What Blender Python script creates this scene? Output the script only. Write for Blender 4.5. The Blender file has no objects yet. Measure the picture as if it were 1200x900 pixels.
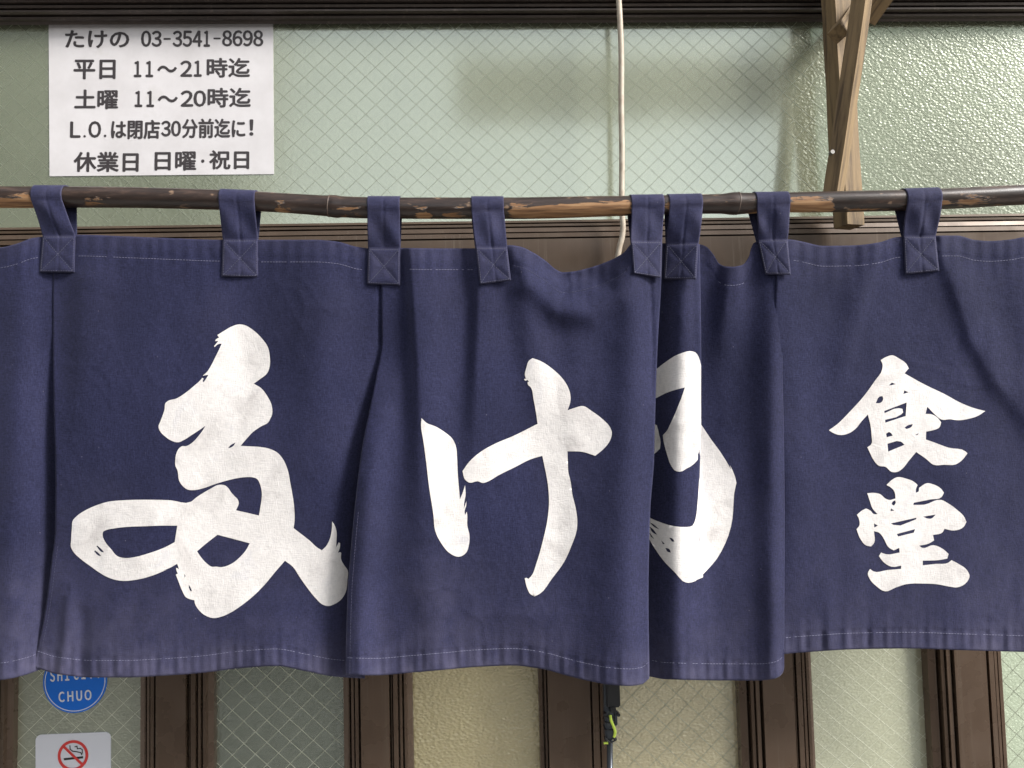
import bpy, bmesh, math, random
import numpy as np
from mathutils import Vector, noise
from mathutils.geometry import delaunay_2d_cdt
random.seed(7); np.random.seed(7)
scene = bpy.context.scene
COL = scene.collection
R = math.radians

# ------------------------------------------------------------------ camera
CAM = np.array([0.0, -1.04, 1.50])
YAW, PITCH, ROLL, LENS = R(2.3), R(3.45), R(1.4), 28.0
fw = np.array([math.sin(YAW)*math.cos(PITCH), math.cos(YAW)*math.cos(PITCH), math.sin(PITCH)])
rt0 = np.array([math.cos(YAW), -math.sin(YAW), 0.0]); up0 = np.cross(rt0, fw)
rt = rt0*math.cos(ROLL) - up0*math.sin(ROLL)
up = up0*math.cos(ROLL) + rt0*math.sin(ROLL)
from mathutils import Matrix
cam = bpy.data.cameras.new("camera"); cam.lens = LENS; cam.sensor_width = 36; cam.clip_start = 0.02; cam.clip_end = 500
camo = bpy.data.objects.new("camera", cam); COL.objects.link(camo)
camo.matrix_world = Matrix(((rt[0], up[0], -fw[0], CAM[0]), (rt[1], up[1], -fw[1], CAM[1]), (rt[2], up[2], -fw[2], CAM[2]), (0, 0, 0, 1)))
scene.camera = camo
FPX = LENS/36*1200

def P(px, py, Y):
    """world points on the vertical plane(s) Y that project to these photograph pixels (1200x900)"""
    px = np.asarray(px, float); py = np.asarray(py, float); Y = np.asarray(Y, float)
    a = (px-600)/FPX; b = -(py-450)/FPX
    d = fw[None, :] + a.reshape(-1, 1)*rt[None, :] + b.reshape(-1, 1)*up[None, :]
    t = (Y.reshape(-1)-CAM[1])/d[:, 1]
    return CAM[None, :] + d*t[:, None]
def P1(px, py, Y):
    return P([px], [py], [Y])[0]

# ------------------------------------------------------------------ world, sun, exposure
SUN_EL, SUN_AZ = R(36), R(60)     # azimuth measured from -Y (street side), positive = right
w = bpy.data.worlds.new("World"); scene.world = w; w.use_nodes = True
nt = w.node_tree; nt.nodes.clear()
sky = nt.nodes.new('ShaderNodeTexSky'); sky.sky_type = 'NISHITA'; sky.sun_disc = False
sky.sun_elevation = SUN_EL
sdir = Vector((math.sin(SUN_AZ)*math.cos(SUN_EL), -math.cos(SUN_AZ)*math.cos(SUN_EL), math.sin(SUN_EL)))
sky.sun_rotation = math.atan2(sdir.x, sdir.y)
sky.air_density = 1.0; sky.dust_density = 1.5; sky.ozone_density = 1.0
hs = nt.nodes.new('ShaderNodeHueSaturation'); hs.inputs['Saturation'].default_value = 0.22
bg = nt.nodes.new('ShaderNodeBackground'); bg.inputs[1].default_value = 0.15
wo = nt.nodes.new('ShaderNodeOutputWorld')
nt.links.new(sky.outputs[0], hs.inputs['Color']); nt.links.new(hs.outputs[0], bg.inputs[0]); nt.links.new(bg.outputs[0], wo.inputs[0])
sl = bpy.data.lights.new("sun", 'SUN'); sl.energy = 2.6; sl.angle = R(17); sl.color = (1.0, 0.97, 0.93)
so = bpy.data.objects.new("sun", sl); COL.objects.link(so)
so.rotation_euler = (-sdir).to_track_quat('-Z', 'Y').to_euler(); so.location = (0, -3, 6)
scene.view_settings.view_transform = 'Standard'; scene.view_settings.look = 'None'
scene.view_settings.exposure = 0.98; scene.view_settings.gamma = 1.0
scene.cycles.max_bounces = 10; scene.cycles.transmission_bounces = 8; scene.cycles.sample_clamp_indirect = 6

# ------------------------------------------------------------------ helpers
def tag(o, label=None, cat=None, group=None, kind=None):
    if label: o['label'] = label
    if cat: o['category'] = cat
    if group: o['group'] = group
    if kind: o['kind'] = kind
    return o
def empty(name, loc, label, cat, group=None):
    o = bpy.data.objects.new(name, None); COL.objects.link(o); o.location = loc; o.empty_display_size = 0.05
    return tag(o, label, cat, group)
def mesh_obj(name, V, F, mat, parent=None, smooth=False, kind=None):
    V = np.asarray(V, float)
    me = bpy.data.meshes.new(name)
    me.from_pydata([tuple(v) for v in V], [], [tuple(int(i) for i in f) for f in F])
    me.update()
    if smooth:
        me.polygons.foreach_set('use_smooth', [True]*len(me.polygons))
    me.materials.append(mat)
    o = bpy.data.objects.new(name, me); COL.objects.link(o)
    if parent:
        o.parent = parent
        bpy_loc = world_loc(parent)
        o.location = (-bpy_loc[0], -bpy_loc[1], -bpy_loc[2])
    if kind: o['kind'] = kind
    return o
def world_loc(o):
    x = Vector((0, 0, 0))
    while o is not None:
        x = x + Vector(o.location); o = o.parent
    return x
class MB:
    """collects boxes, prisms, tubes in world coordinates"""
    def __init__(s): s.V = []; s.F = []
    def add(s, V, F):
        n = len(s.V); s.V += [tuple(v) for v in V]; s.F += [tuple(i+n for i in f) for f in F]; return s
    def box(s, x0, x1, y0, y1, z0, z1):
        V = [(x, y, z) for z in (z0, z1) for y in (y0, y1) for x in (x0, x1)]
        return s.add(V, [(0, 2, 3, 1), (4, 5, 7, 6), (0, 1, 5, 4), (2, 6, 7, 3), (0, 4, 6, 2), (1, 3, 7, 5)])
    def prism(s, prof, axis, a, b):
        """closed profile extruded along an axis; prof holds the other two coordinates"""
        n = len(prof)
        def pt(p, t): return (t, p[0], p[1]) if axis == 'x' else (p[0], p[1], t)
        V = [pt(p, a) for p in prof] + [pt(p, b) for p in prof]
        F = [(i, (i+1) % n, (i+1) % n+n, i+n) for i in range(n)] + [tuple(range(n))[::-1], tuple(range(n, 2*n))]
        return s.add(V, F)
    def tube(s, pts, r, n=10):
        pts = [Vector(p) for p in pts]; V = []; F = []
        rs = r if isinstance(r, (list, tuple)) else [r]*len(pts)
        for i, p in enumerate(pts):
            t = (pts[min(i+1, len(pts)-1)]-pts[max(i-1, 0)]).normalized()
            a = t.cross(Vector((0, 1, 0.01))).normalized(); b = t.cross(a)
            for k in range(n):
                an = 2*math.pi*k/n; V.append(p+(a*math.cos(an)+b*math.sin(an))*rs[i])
        for i in range(len(pts)-1):
            for k in range(n):
                F.append((i*n+k, i*n+(k+1) % n, (i+1)*n+(k+1) % n, (i+1)*n+k))
        F += [tuple(range(n)), tuple(range((len(pts)-1)*n, len(pts)*n))[::-1]]
        return s.add(V, F)
    def build(s, name, mat, parent=None, smooth=False, kind=None, bevel=0):
        o = mesh_obj(name, s.V, s.F, mat, parent, smooth, kind)
        bm = bmesh.new(); bm.from_mesh(o.data); bmesh.ops.recalc_face_normals(bm, faces=bm.faces)
        if bevel:
            bmesh.ops.bevel(bm, geom=[e for e in bm.edges], offset=bevel, segments=2, affect='EDGES', clamp_overlap=True)
        bm.to_mesh(o.data); bm.free()
        return o

# ------------------------------------------------------------------ materials
def mat(name, base=(0.5, 0.5, 0.5), rough=0.6, metal=0.0, **kw):
    m = bpy.data.materials.new(name); m.use_nodes = True
    b = m.node_tree.nodes['Principled BSDF']
    b.inputs['Base Color'].default_value = (*base, 1); b.inputs['Roughness'].default_value = rough; b.inputs['Metallic'].default_value = metal
    for k, v in kw.items(): b.inputs[k.replace('_', ' ')].default_value = v
    return m, m.node_tree, b
def N(t, typ, **kw):
    n = t.nodes.new(typ)
    for k, v in kw.items():
        if k in n.bl_rna.properties and k not in n.inputs: setattr(n, k, v)
        else: n.inputs[k].default_value = v
    return n
def L(t, a, b): t.links.new(a, b)
def coords(t, scale=(1, 1, 1), which='Object'):
    c = t.nodes.new('ShaderNodeTexCoord'); m = t.nodes.new('ShaderNodeMapping'); m.inputs['Scale'].default_value = scale
    L(t, c.outputs[which], m.inputs[0]); return m.outputs[0]
def geo(t, scale=(1, 1, 1)):
    c = t.nodes.new('ShaderNodeNewGeometry'); m = t.nodes.new('ShaderNodeMapping'); m.inputs['Scale'].default_value = scale
    L(t, c.outputs['Position'], m.inputs[0]); return m.outputs[0]
def ramp(t, fac, stops):
    r = t.nodes.new('ShaderNodeValToRGB'); e = r.color_ramp.elements
    while len(e) < len(stops): e.new(0.5)
    for el, (p, c) in zip(e, stops):
        el.position = p; el.color = (*c, 1) if len(c) == 3 else c
    L(t, fac, r.inputs[0]); return r.outputs[0]
def mix(t, fac, a, b, mode='MIX'):
    m = t.nodes.new('ShaderNodeMix'); m.data_type = 'RGBA'; m.blend_type = mode
    for i, v in ((0, fac), (6, a), (7, b)):
        if isinstance(v, (int, float)): m.inputs[i].default_value = v
        elif isinstance(v, tuple): m.inputs[i].default_value = (*v, 1)
        else: L(t, v, m.inputs[i])
    return m.outputs[2]
def bump(t, b, h, strength=0.3, dist=0.001, normal=None, sock='Normal'):
    n = t.nodes.new('ShaderNodeBump'); n.inputs['Strength'].default_value = strength; n.inputs['Distance'].default_value = dist
    L(t, h, n.inputs['Height'])
    if normal: L(t, normal, n.inputs['Normal'])
    L(t, n.outputs[0], b.inputs[sock]); return n.outputs[0]

def cloth_material():
    m, t, b = mat('indigo_canvas', rough=0.85)
    g = geo(t)
    at = N(t, 'ShaderNodeAttribute', attribute_name='wear')
    n1 = N(t, 'ShaderNodeTexNoise', Scale=9.0, Detail=5.0, Roughness=0.6); L(t, g, n1.inputs[0])
    n2 = N(t, 'ShaderNodeTexNoise', Scale=420.0, Detail=3.0, Roughness=0.7); L(t, g, n2.inputs[0])
    gs = geo(t, (1500, 1500, 160)); n3 = N(t, 'ShaderNodeTexNoise', Scale=1.0, Detail=2.0); L(t, gs, n3.inputs[0])
    gs2 = geo(t, (160, 160, 1500)); n4 = N(t, 'ShaderNodeTexNoise', Scale=1.0, Detail=2.0); L(t, gs2, n4.inputs[0])
    base = ramp(t, n1.outputs[0], [(0.3, (0.0112, 0.0125, 0.039)), (0.7, (0.0165, 0.0182, 0.054))])
    fleck = ramp(t, n2.outputs[0], [(0.25, (0.55, 0.55, 0.6)), (0.5, (1, 1, 1)), (0.78, (1.75, 1.7, 1.55))])
    base = mix(t, 0.8, base, fleck, 'MULTIPLY')
    thr = N(t, 'ShaderNodeMath', operation='ADD'); L(t, n3.outputs[0], thr.inputs[0]); L(t, n4.outputs[0], thr.inputs[1])
    thr2 = ramp(t, thr.outputs[0], [(0.80, (0.72, 0.72, 0.75)), (1.0, (1.25, 1.25, 1.2))])
    base = mix(t, 0.85, base, thr2, 'MULTIPLY')
    wn = N(t, 'ShaderNodeTexNoise', Scale=38.0, Detail=6.0, Roughness=0.65); L(t, g, wn.inputs[0])
    wr = ramp(t, wn.outputs[0], [(0.3, (0.25,)*3), (0.75, (1.0,)*3)])
    wm = N(t, 'ShaderNodeMath', operation='MULTIPLY'); L(t, at.outputs['Fac'], wm.inputs[0]); L(t, wr, wm.inputs[1])
    base = mix(t, wm.outputs[0], base, (0.105, 0.098, 0.158))
    lint = N(t, 'ShaderNodeTexVoronoi', Scale=55.0, Randomness=1.0); L(t, geo(t, (1, 1, 0.7)), lint.inputs[0])
    lr = ramp(t, lint.outputs['Distance'], [(0.0, (0.5,)*3), (0.035, (0.0,)*3)])
    base = mix(t, lr, base, (0.30, 0.28, 0.32))
    L(t, base, b.inputs['Base Color'])
    b.inputs['Sheen Weight'].default_value = 0.12; b.inputs['Sheen Roughness'].default_value = 0.45; b.inputs['Sheen Tint'].default_value = (0.75, 0.75, 1, 1)
    b.inputs['Specular IOR Level'].default_value = 0.25
    n5 = N(t, 'ShaderNodeTexNoise', Scale=60.0, Detail=3.0, Roughness=0.55); L(t, geo(t, (1, 1, 0.6)), n5.inputs[0])
    nb = bump(t, b, thr.outputs[0], 0.45, 0.0005)
    bump(t, b, n5.outputs[0], 0.22, 0.0022, nb)
    return m
CLOTH = cloth_material()
def strap_material():
    m = CLOTH.copy(); m.name = 'indigo_strap_canvas'; return m
STRAP = strap_material()
def print_material():
    m, t, b = mat('white_print', rough=0.6)
    g = geo(t)
    n1 = N(t, 'ShaderNodeTexNoise', Scale=26.0, Detail=4.0, Roughness=0.55, Distortion=0.8); L(t, g, n1.inputs[0])
    n2 = N(t, 'ShaderNodeTexNoise', Scale=300.0, Detail=2.0); L(t, g, n2.inputs[0])
    c = ramp(t, n1.outputs[0], [(0.28, (0.60, 0.565, 0.545)), (0.46, (0.74, 0.705, 0.68)), (0.6, (0.77, 0.735, 0.71)), (0.78, (0.66, 0.64, 0.65))])
    c = mix(t, 0.25, c, ramp(t, n2.outputs[0], [(0.3, (0.7,)*3), (0.6, (1,)*3)]), 'MULTIPLY')
    wa = N(t, 'ShaderNodeTexNoise', Scale=1.0, Detail=2.0); L(t, geo(t, (1500, 1500, 160)), wa.inputs[0])
    wb_ = N(t, 'ShaderNodeTexNoise', Scale=1.0, Detail=2.0); L(t, geo(t, (160, 160, 1500)), wb_.inputs[0])
    ws = N(t, 'ShaderNodeMath', operation='ADD'); L(t, wa.outputs[0], ws.inputs[0]); L(t, wb_.outputs[0], ws.inputs[1])
    c = mix(t, 0.4, c, ramp(t, ws.outputs[0], [(0.82, (0.80, 0.80, 0.83)), (0.98, (1, 1, 1))]), 'MULTIPLY')
    L(t, c, b.inputs['Base Color'])
    n3 = N(t, 'ShaderNodeTexNoise', Scale=70.0, Detail=4.0, Distortion=1.0); L(t, g, n3.inputs[0])
    nb = bump(t, b, ws.outputs[0], 0.5, 0.0005)
    bump(t, b, n3.outputs[0], 0.35, 0.0014, nb)
    return m
PRINT = print_material()
THREAD = mat('pale_thread', (0.17, 0.17, 0.25), 0.8)[0]
THREAD_DARK = mat('navy_thread', (0.06, 0.06, 0.11), 0.8)[0]

def pole_material():
    m, t, b = mat('lacquered_pole', rough=0.32)
    g = geo(t)
    gs = geo(t, (9, 60, 60)); n = N(t, 'ShaderNodeTexNoise', Scale=1.6, Detail=8.0, Roughness=0.7, Distortion=0.4); L(t, gs, n.inputs[0])
    at = N(t, 'ShaderNodeAttribute', attribute_name='chip')
    s = N(t, 'ShaderNodeMath', operation='ADD'); L(t, n.outputs[0], s.inputs[0]); L(t, at.outputs['Fac'], s.inputs[1])
    mask = ramp(t, s.outputs[0], [(0.665, (0,)*3), (0.685, (1,)*3)])
    gw = geo(t, (12, 160, 160)); nw = N(t, 'ShaderNodeTexNoise', Scale=2.0, Detail=5.0); L(t, gw, nw.inputs[0])
    wood = ramp(t, nw.outputs[0], [(0.3, (0.13, 0.062, 0.028)), (0.52, (0.30, 0.155, 0.068)), (0.75, (0.44, 0.27, 0.14))])
    n2 = N(t, 'ShaderNodeTexNoise', Scale=1.0, Detail=7.0, Roughness=0.75); L(t, geo(t, (18, 110, 110)), n2.inputs[0])
    dark = ramp(t, n2.outputs[0], [(0.33, (0.014, 0.010, 0.009)), (0.55, (0.040, 0.026, 0.021)), (0.74, (0.12, 0.075, 0.055))])
    n3 = N(t, 'ShaderNodeTexNoise', Scale=120.0, Detail=2.0); L(t, geo(t, (0.5, 1, 1)), n3.inputs[0])
    dark = mix(t, ramp(t, n3.outputs[0], [(0.66, (0,)*3), (0.72, (0.8,)*3)]), dark, (0.26, 0.17, 0.11))
    L(t, mix(t, mask, dark, wood), b.inputs['Base Color'])
    L(t, ramp(t, mask, [(0, (0.30,)*3), (1, (0.7,)*3)]), b.inputs['Roughness'])
    inv = N(t, 'ShaderNodeMath', operation='SUBTRACT'); inv.inputs[0].default_value = 1.0; L(t, mask, inv.inputs[1])
    nb = bump(t, b, inv.outputs[0], 0.7, 0.0007)
    bump(t, b, n2.outputs[0], 0.25, 0.001, nb)
    return m
POLE = pole_material()

def frame_material(name='bronze_aluminium', base=(0.15, 0.112, 0.086), rough=0.34, var=0.25):
    m, t, b = mat(name, rough=rough, metal=0.35)
    g = geo(t)
    n = N(t, 'ShaderNodeTexNoise', Scale=7.0, Detail=6.0, Roughness=0.6); L(t, geo(t, (1, 1, 0.4)), n.inputs[0])
    c = ramp(t, n.outputs[0], [(0.3, tuple(x*(1-var) for x in base)), (0.7, tuple(x*(1+var) for x in base))])
    n2 = N(t, 'ShaderNodeTexNoise', Scale=240.0, Detail=3.0, Roughness=0.7); L(t, g, n2.inputs[0])
    c = mix(t, ramp(t, n2.outputs[0], [(0.68, (0,)*3), (0.8, (0.25,)*3)]), c, (0.20, 0.17, 0.14))
    st = N(t, 'ShaderNodeTexNoise', Scale=1.0, Detail=4.0, Roughness=0.6); L(t, geo(t, (260, 260, 5)), st.inputs[0])
    c = mix(t, ramp(t, st.outputs[0], [(0.58, (0,)*3), (0.75, (0.35,)*3)]), c, (0.22, 0.18, 0.14))
    L(t, c, b.inputs['Base Color'])
    n3 = N(t, 'ShaderNodeTexNoise', Scale=30.0, Detail=5.0); L(t, g, n3.inputs[0])
    L(t, ramp(t, n3.outputs[0], [(0.3, (rough-0.08,)*3), (0.7, (rough+0.12,)*3)]), b.inputs['Roughness'])
    b.inputs['Specular IOR Level'].default_value = 0.6
    bump(t, b, n3.outputs[0], 0.06, 0.001)
    return m
FRAME = frame_material(base=(0.115, 0.077, 0.053), rough=0.27)
FRAME_SHADED = frame_material('shaded_bronze_aluminium', (0.05, 0.037, 0.031), 0.38)  # darker copy of the frame bronze: shade on the head rail painted in
FRAME_MID = frame_material('bronze_aluminium_rail', (0.085, 0.057, 0.038), 0.36)
GASKET = mat('black_rubber', (0.012, 0.011, 0.011), 0.55)[0]

def glass_material(name, tint, trans=0.45, bstr=0.5, scale=210.0, coat=1.0, rough=0.26, aniso=(0.85, 1, 1.2), db=0.09):
    m, t, b = mat(name, tint, rough)
    b.inputs['IOR'].default_value = 1.5
    g = geo(t, aniso)
    v = N(t, 'ShaderNodeTexNoise', Scale=scale*1.2, Detail=2.0, Roughness=0.5); L(t, g, v.inputs[0])
    vv = N(t, 'ShaderNodeTexVoronoi', Scale=scale*0.75, feature='SMOOTH_F1'); L(t, g, vv.inputs[0])
    vv.inputs['Smoothness'].default_value = 0.5
    s = N(t, 'ShaderNodeMath', operation='MULTIPLY_ADD'); L(t, v.outputs[0], s.inputs[0]); s.inputs[1].default_value = 0.7; L(t, vv.outputs['Distance'], s.inputs[2])
    big = N(t, 'ShaderNodeTexNoise', Scale=5.0, Detail=3.0); L(t, geo(t), big.inputs[0])
    grime = N(t, 'ShaderNodeTexNoise', Scale=14.0, Detail=7.0, Roughness=0.65); L(t, geo(t), grime.inputs[0])
    col = ramp(t, grime.outputs[0], [(0.3, tuple(x*0.88 for x in tint)), (0.65, tint), (0.82, tuple(min(1, x*1.12) for x in tint))])
    L(t, col, b.inputs['Base Color'])
    b.inputs['Transmission Weight'].default_value = trans; b.inputs['Specular IOR Level'].default_value = 0.0; b.inputs['Roughness'].default_value = 0.22
    bump(t, b, s.outputs[0], db, 0.0015)
    # figured inner surface: sparkling; flat outer face: clean mirror reflection
    fig = t.nodes.new('ShaderNodeBsdfGlossy'); fig.inputs['Roughness'].default_value = rough; fig.inputs['Color'].default_value = (*[0.55+0.45*x/max(tint) for x in tint], 1)
    fb = t.nodes.new('ShaderNodeBump'); fb.inputs['Strength'].default_value = bstr; fb.inputs['Distance'].default_value = 0.0022
    L(t, s.outputs[0], fb.inputs['Height']); L(t, fb.outputs[0], fig.inputs['Normal'])
    fr = t.nodes.new('ShaderNodeFresnel'); fr.inputs['IOR'].default_value = 2.1
    m1 = t.nodes.new('ShaderNodeMixShader'); L(t, fr.outputs[0], m1.inputs[0]); L(t, b.outputs[0], m1.inputs[1]); L(t, fig.outputs[0], m1.inputs[2])
    cl = t.nodes.new('ShaderNodeBsdfGlossy'); cl.inputs['Roughness'].default_value = 0.14; cl.inputs['Color'].default_value = (0.92, 1.0, 0.87, 1)
    bb = t.nodes.new('ShaderNodeBump'); bb.inputs['Strength'].default_value = 0.4; bb.inputs['Distance'].default_value = 0.002
    L(t, big.outputs[0], bb.inputs['Height']); L(t, bb.outputs[0], cl.inputs['Normal'])
    fr2 = t.nodes.new('ShaderNodeFresnel'); fr2.inputs['IOR'].default_value = 1.0+1.85*coat
    m2 = t.nodes.new('ShaderNodeMixShader'); L(t, fr2.outputs[0], m2.inputs[0]); L(t, m1.outputs[0], m2.inputs[1]); L(t, cl.outputs[0], m2.inputs[2])
    L(t, m2.outputs[0], t.nodes['Material Output'].inputs['Surface'])
    return m
G_TRANSOM = glass_material('figured_wired_glass', (0.28, 0.305, 0.205), 0.3, 0.3, 340.0)
G_DOOR = glass_material('figured_door_glass', (0.40, 0.43, 0.33), 0.6, 0.5, 260.0, 0.8)
WIRE = mat('wire_steel_dark', (0.26, 0.28, 0.21), 0.5, 0.1)[0]
WIRE_PALE = mat('wire_steel_pale', (0.60, 0.61, 0.49), 0.45, 0.2)[0]

def wood_material(name, dark, light, rough=0.7, ax=2):
    m, t, b = mat(name, rough=rough)
    sc = [70, 70, 70]; sc[ax] = 5
    g = coords(t, tuple(sc))
    n = N(t, 'ShaderNodeTexNoise', Scale=1.6, Detail=7.0, Roughness=0.65, Distortion=0.3); L(t, g, n.inputs[0])
    c = ramp(t, n.outputs[0], [(0.36, dark), (0.5, tuple((a+2*bb)/3 for a, bb in zip(dark, light))), (0.64, light)])
    g2 = coords(t); n2 = N(t, 'ShaderNodeTexNoise', Scale=25.0, Detail=6.0); L(t, g2, n2.inputs[0])
    c = mix(t, ramp(t, n2.outputs[0], [(0.62, (0,)*3), (0.72, (0.75,)*3)]), c, tuple(x*0.45 for x in dark))
    L(t, c, b.inputs['Base Color']); bump(t, b, n.outputs[0], 0.8, 0.0012)
    return m
TIMBER = wood_material('weathered_timber', (0.082, 0.051, 0.025), (0.27, 0.182, 0.088))

# ------------------------------------------------------------------ ground and surroundings (behind the camera and inside)
def surf_mat(name, c0, c1, scale, rough=0.85, bs=0.3):
    m, t, b = mat(name, rough=rough); g = geo(t)
    n = N(t, 'ShaderNodeTexNoise', Scale=scale, Detail=8.0, Roughness=0.65); L(t, g, n.inputs[0])
    L(t, ramp(t, n.outputs[0], [(0.3, c0), (0.7, c1)]), b.inputs['Base Color']); bump(t, b, n.outputs[0], bs, 0.004)
    return m
ASPHALT = surf_mat('asphalt', (0.04, 0.04, 0.042), (0.075, 0.073, 0.07), 30)
PAVE = surf_mat('pavement_concrete', (0.26, 0.25, 0.235), (0.38, 0.36, 0.34), 12)
CONC = surf_mat('grey_render', (0.24, 0.24, 0.235), (0.34, 0.34, 0.33), 3)
BEIGE = surf_mat('beige_render', (0.36, 0.28, 0.20), (0.46, 0.37, 0.27), 3)
MINT = surf_mat('pale_green_render', (0.42, 0.50, 0.38), (0.52, 0.60, 0.47), 3)
PLASTER = surf_mat('interior_plaster', (0.42, 0.38, 0.29), (0.52, 0.48, 0.38), 4)
DARKWOOD = wood_material('dark_counter_wood', (0.10, 0.05, 0.025), (0.26, 0.14, 0.07), 0.5, 0)
WINDOW = mat('dark_window_glass', (0.03, 0.035, 0.04), 0.08)[0]

tag(MB().box(-200, 200, -300, 60, -0.5, -0.12).build('street', ASPHALT), kind='structure')
tag(MB().box(-40, 40, -1.9, 0.3, -0.5, 0.0).build('pavement', PAVE), kind='structure')
tag(MB().box(-40, 40, -9.4, -7.6, -0.5, 0.0).build('pavement', PAVE), kind='structure')

def building(x0, x1, y0, y1, h, m, label, storey=3.1):
    e = empty('street_building', ((x0+x1)/2, y1, 0), label, 'building', 'buildings across the street')
    MB().box(x0, x1, y0, y1, -0.12, h).build('wall', m, e)
    MB().box(x0-.12, x1+.12, y0, y1+.12, h, h+.25).build('cornice', CONC, e)
    fr = frame_material('window_frame_grey', (0.2, 0.2, 0.2))
    z = 0.9
    while z+1.5 < h:
        x = x0+0.8
        while x+1.4 < x1:
            if -14 < x < 14:
                wf = MB().box(x-.06, x+1.36, y1-.02, y1+.05, z-.06, z+1.46).build('window', fr, e)
                MB().box(x, x+1.3, y1+.0, y1+.054, z, z+1.4).build('pane', WINDOW, wf)
            x += 2.4
        z += storey
building(-20, -3.1, -12, -9.4, 13, CONC, 'tall grey building across the street reflected at the left of the glass')
building(5.3, 8.2, -12, -9.4, 9, MINT, 'tall pale green building across the street reflected at the right of the glass')
building(-2.6, 4.2, -22, -12.5, 3.4, BEIGE, 'low beige house between the two tall buildings across the street')

# shop front around the door: wall, and a board added for the glass to mirror
XL, XR = -1.75, 1.75
e = empty('shop_facade', (0, 0.1, 0), 'plain grey shop wall around the dark bronze glazed entrance', 'facade')
sw = MB(); sw.box(-5, XL, 0.0, 0.25, 0, 6.5); sw.box(XR, 5, 0.0, 0.25, 0, 6.5); sw.box(XL, XR, 0.0, 0.25, 2.30, 6.5); sw.build('wall', CONC, e)
aw = empty('added_mirrored_board', (0.4, -0.95, 2.28), 'unseen beige board added over the pavement to be mirrored as a pale block in the transom glass', 'reflection_board')  # invented board, unseen itself, placed for its reflection in the transom
MB().box(-0.05, 0.92, -0.98, -0.94, 2.31, 2.47).build('board_panel', surf_mat('board_paint', (0.42, 0.36, 0.27), (0.5, 0.43, 0.34), 6), aw, bevel=0.003)
for x_ in (-0.035, 0.905): MB().box(x_-.0015, x_+.0015, -0.97, -0.002, 2.472, 2.475).build('hanger_arm', FRAME, aw)
# interior room
ir = MB()
ir.box(-2.4, 2.4, 3.4, 3.5, 0, 2.7); ir.box(-2.5, -2.4, 0.26, 3.5, 0, 2.7); ir.box(2.4, 2.5, 0.26, 3.5, 0, 2.7)
tag(ir.build('interior_wall', PLASTER), kind='structure')
tag(MB().box(-2.5, 2.5, 0.26, 3.5, 2.7, 2.78).build('interior_ceiling', PLASTER), kind='structure')
tag(MB().box(-2.5, 2.5, 0.3, 3.5, -0.11, 0.0).build('interior_floor', PAVE), kind='structure')

# ------------------------------------------------------------------ transom window
GY = 0.014          # glass face of the transom
FY = 0.0            # face of the frame
def zat(px, py, Y): return P1(px, py, Y)[2]
def xat(px, py, Y): return P1(px, py, Y)[0]
ZT = zat(600, 25.0, GY); ZB = zat(600, 257.2, GY)
tw = empty('transom_window', (0, 0, ZB), 'wide wired transom window of pale green figured glass in a bronze frame', 'window')
def s_(py, Y=FY): return zat(600, py, Y)
# head rail: profile (y, z) with ribs
hz = [s_(24.3), s_(22.0), s_(19.2), s_(17.6), s_(14.2), s_(12.6), s_(9.6), s_(8.0), s_(5.0)]
prof = [(0.05, ZT), (GY, ZT), (0.006, hz[0]), (0.004, hz[1]), (-0.002, hz[1]+0.0005), (-0.003, hz[2]), (0.010, hz[2]+.0003), (0.010, hz[3]), (-0.005, hz[3]+.0003),
        (-0.009, hz[3]+0.0015), (-0.009, hz[4]), (0.008, hz[4]+.0003), (0.008, hz[5]), (-0.010, hz[5]+.0004), (-0.011, hz[6]), (-0.002, hz[6]+.0004), (-0.002, hz[7]), (-0.014, hz[7]+.0005), (-0.016, hz[8]),
        (-0.016, 2.32), (0.05, 2.32)]
MB().prism(prof, 'x', XL, XR).build('head_rail', FRAME_SHADED, tw)
bxz = zat(600, -4, -0.021)  # unseen strip added just above the view to shade the head rail
MB().box(XL, XR, -0.021, -0.0165, bxz, 2.36).build('added_shade_strip', FRAME_SHADED, tw, bevel=.002)
# sill rail
bz = [s_(257.6), s_(261.0), s_(263.2), s_(266.8), s_(268.6), s_(274.0), s_(275.4), s_(281.0), s_(282.6), s_(345)]
prof = [(0.05, bz[0]), (0.004, bz[0]), (0.002, bz[1]+.0005), (0.012, bz[1]), (0.012, bz[2]+.0004), (-0.002, bz[2]), (-0.006, bz[2]-.0012), (-0.006, bz[3]), (0.006, bz[3]-.0004), (0.006, bz[4]),
        (-0.007, bz[4]-.0004), (-0.009, bz[5]), (-0.004, bz[5]-.0004), (-0.004, bz[6]), (-0.011, bz[6]-.0006), (-0.012, bz[7]), (-0.001, bz[7]-.0004), (-0.001, bz[8]), (-0.012, bz[8]-.0004),
        (-0.013, bz[9]), (0.05, bz[9])]
MB().prism(prof, 'x', XL, XR).build('sill_rail', FRAME_MID, tw)
MB().box(XL, XR, 0.012, GY-0.0002, ZT-0.0022, ZT-0.0002).build('gasket', GASKET, tw)
pane = MB().box(XL, XR, GY, GY+0.006, ZB-0.01, ZT+0.01).build('glass_pane', G_TRANSOM, tw)

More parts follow.
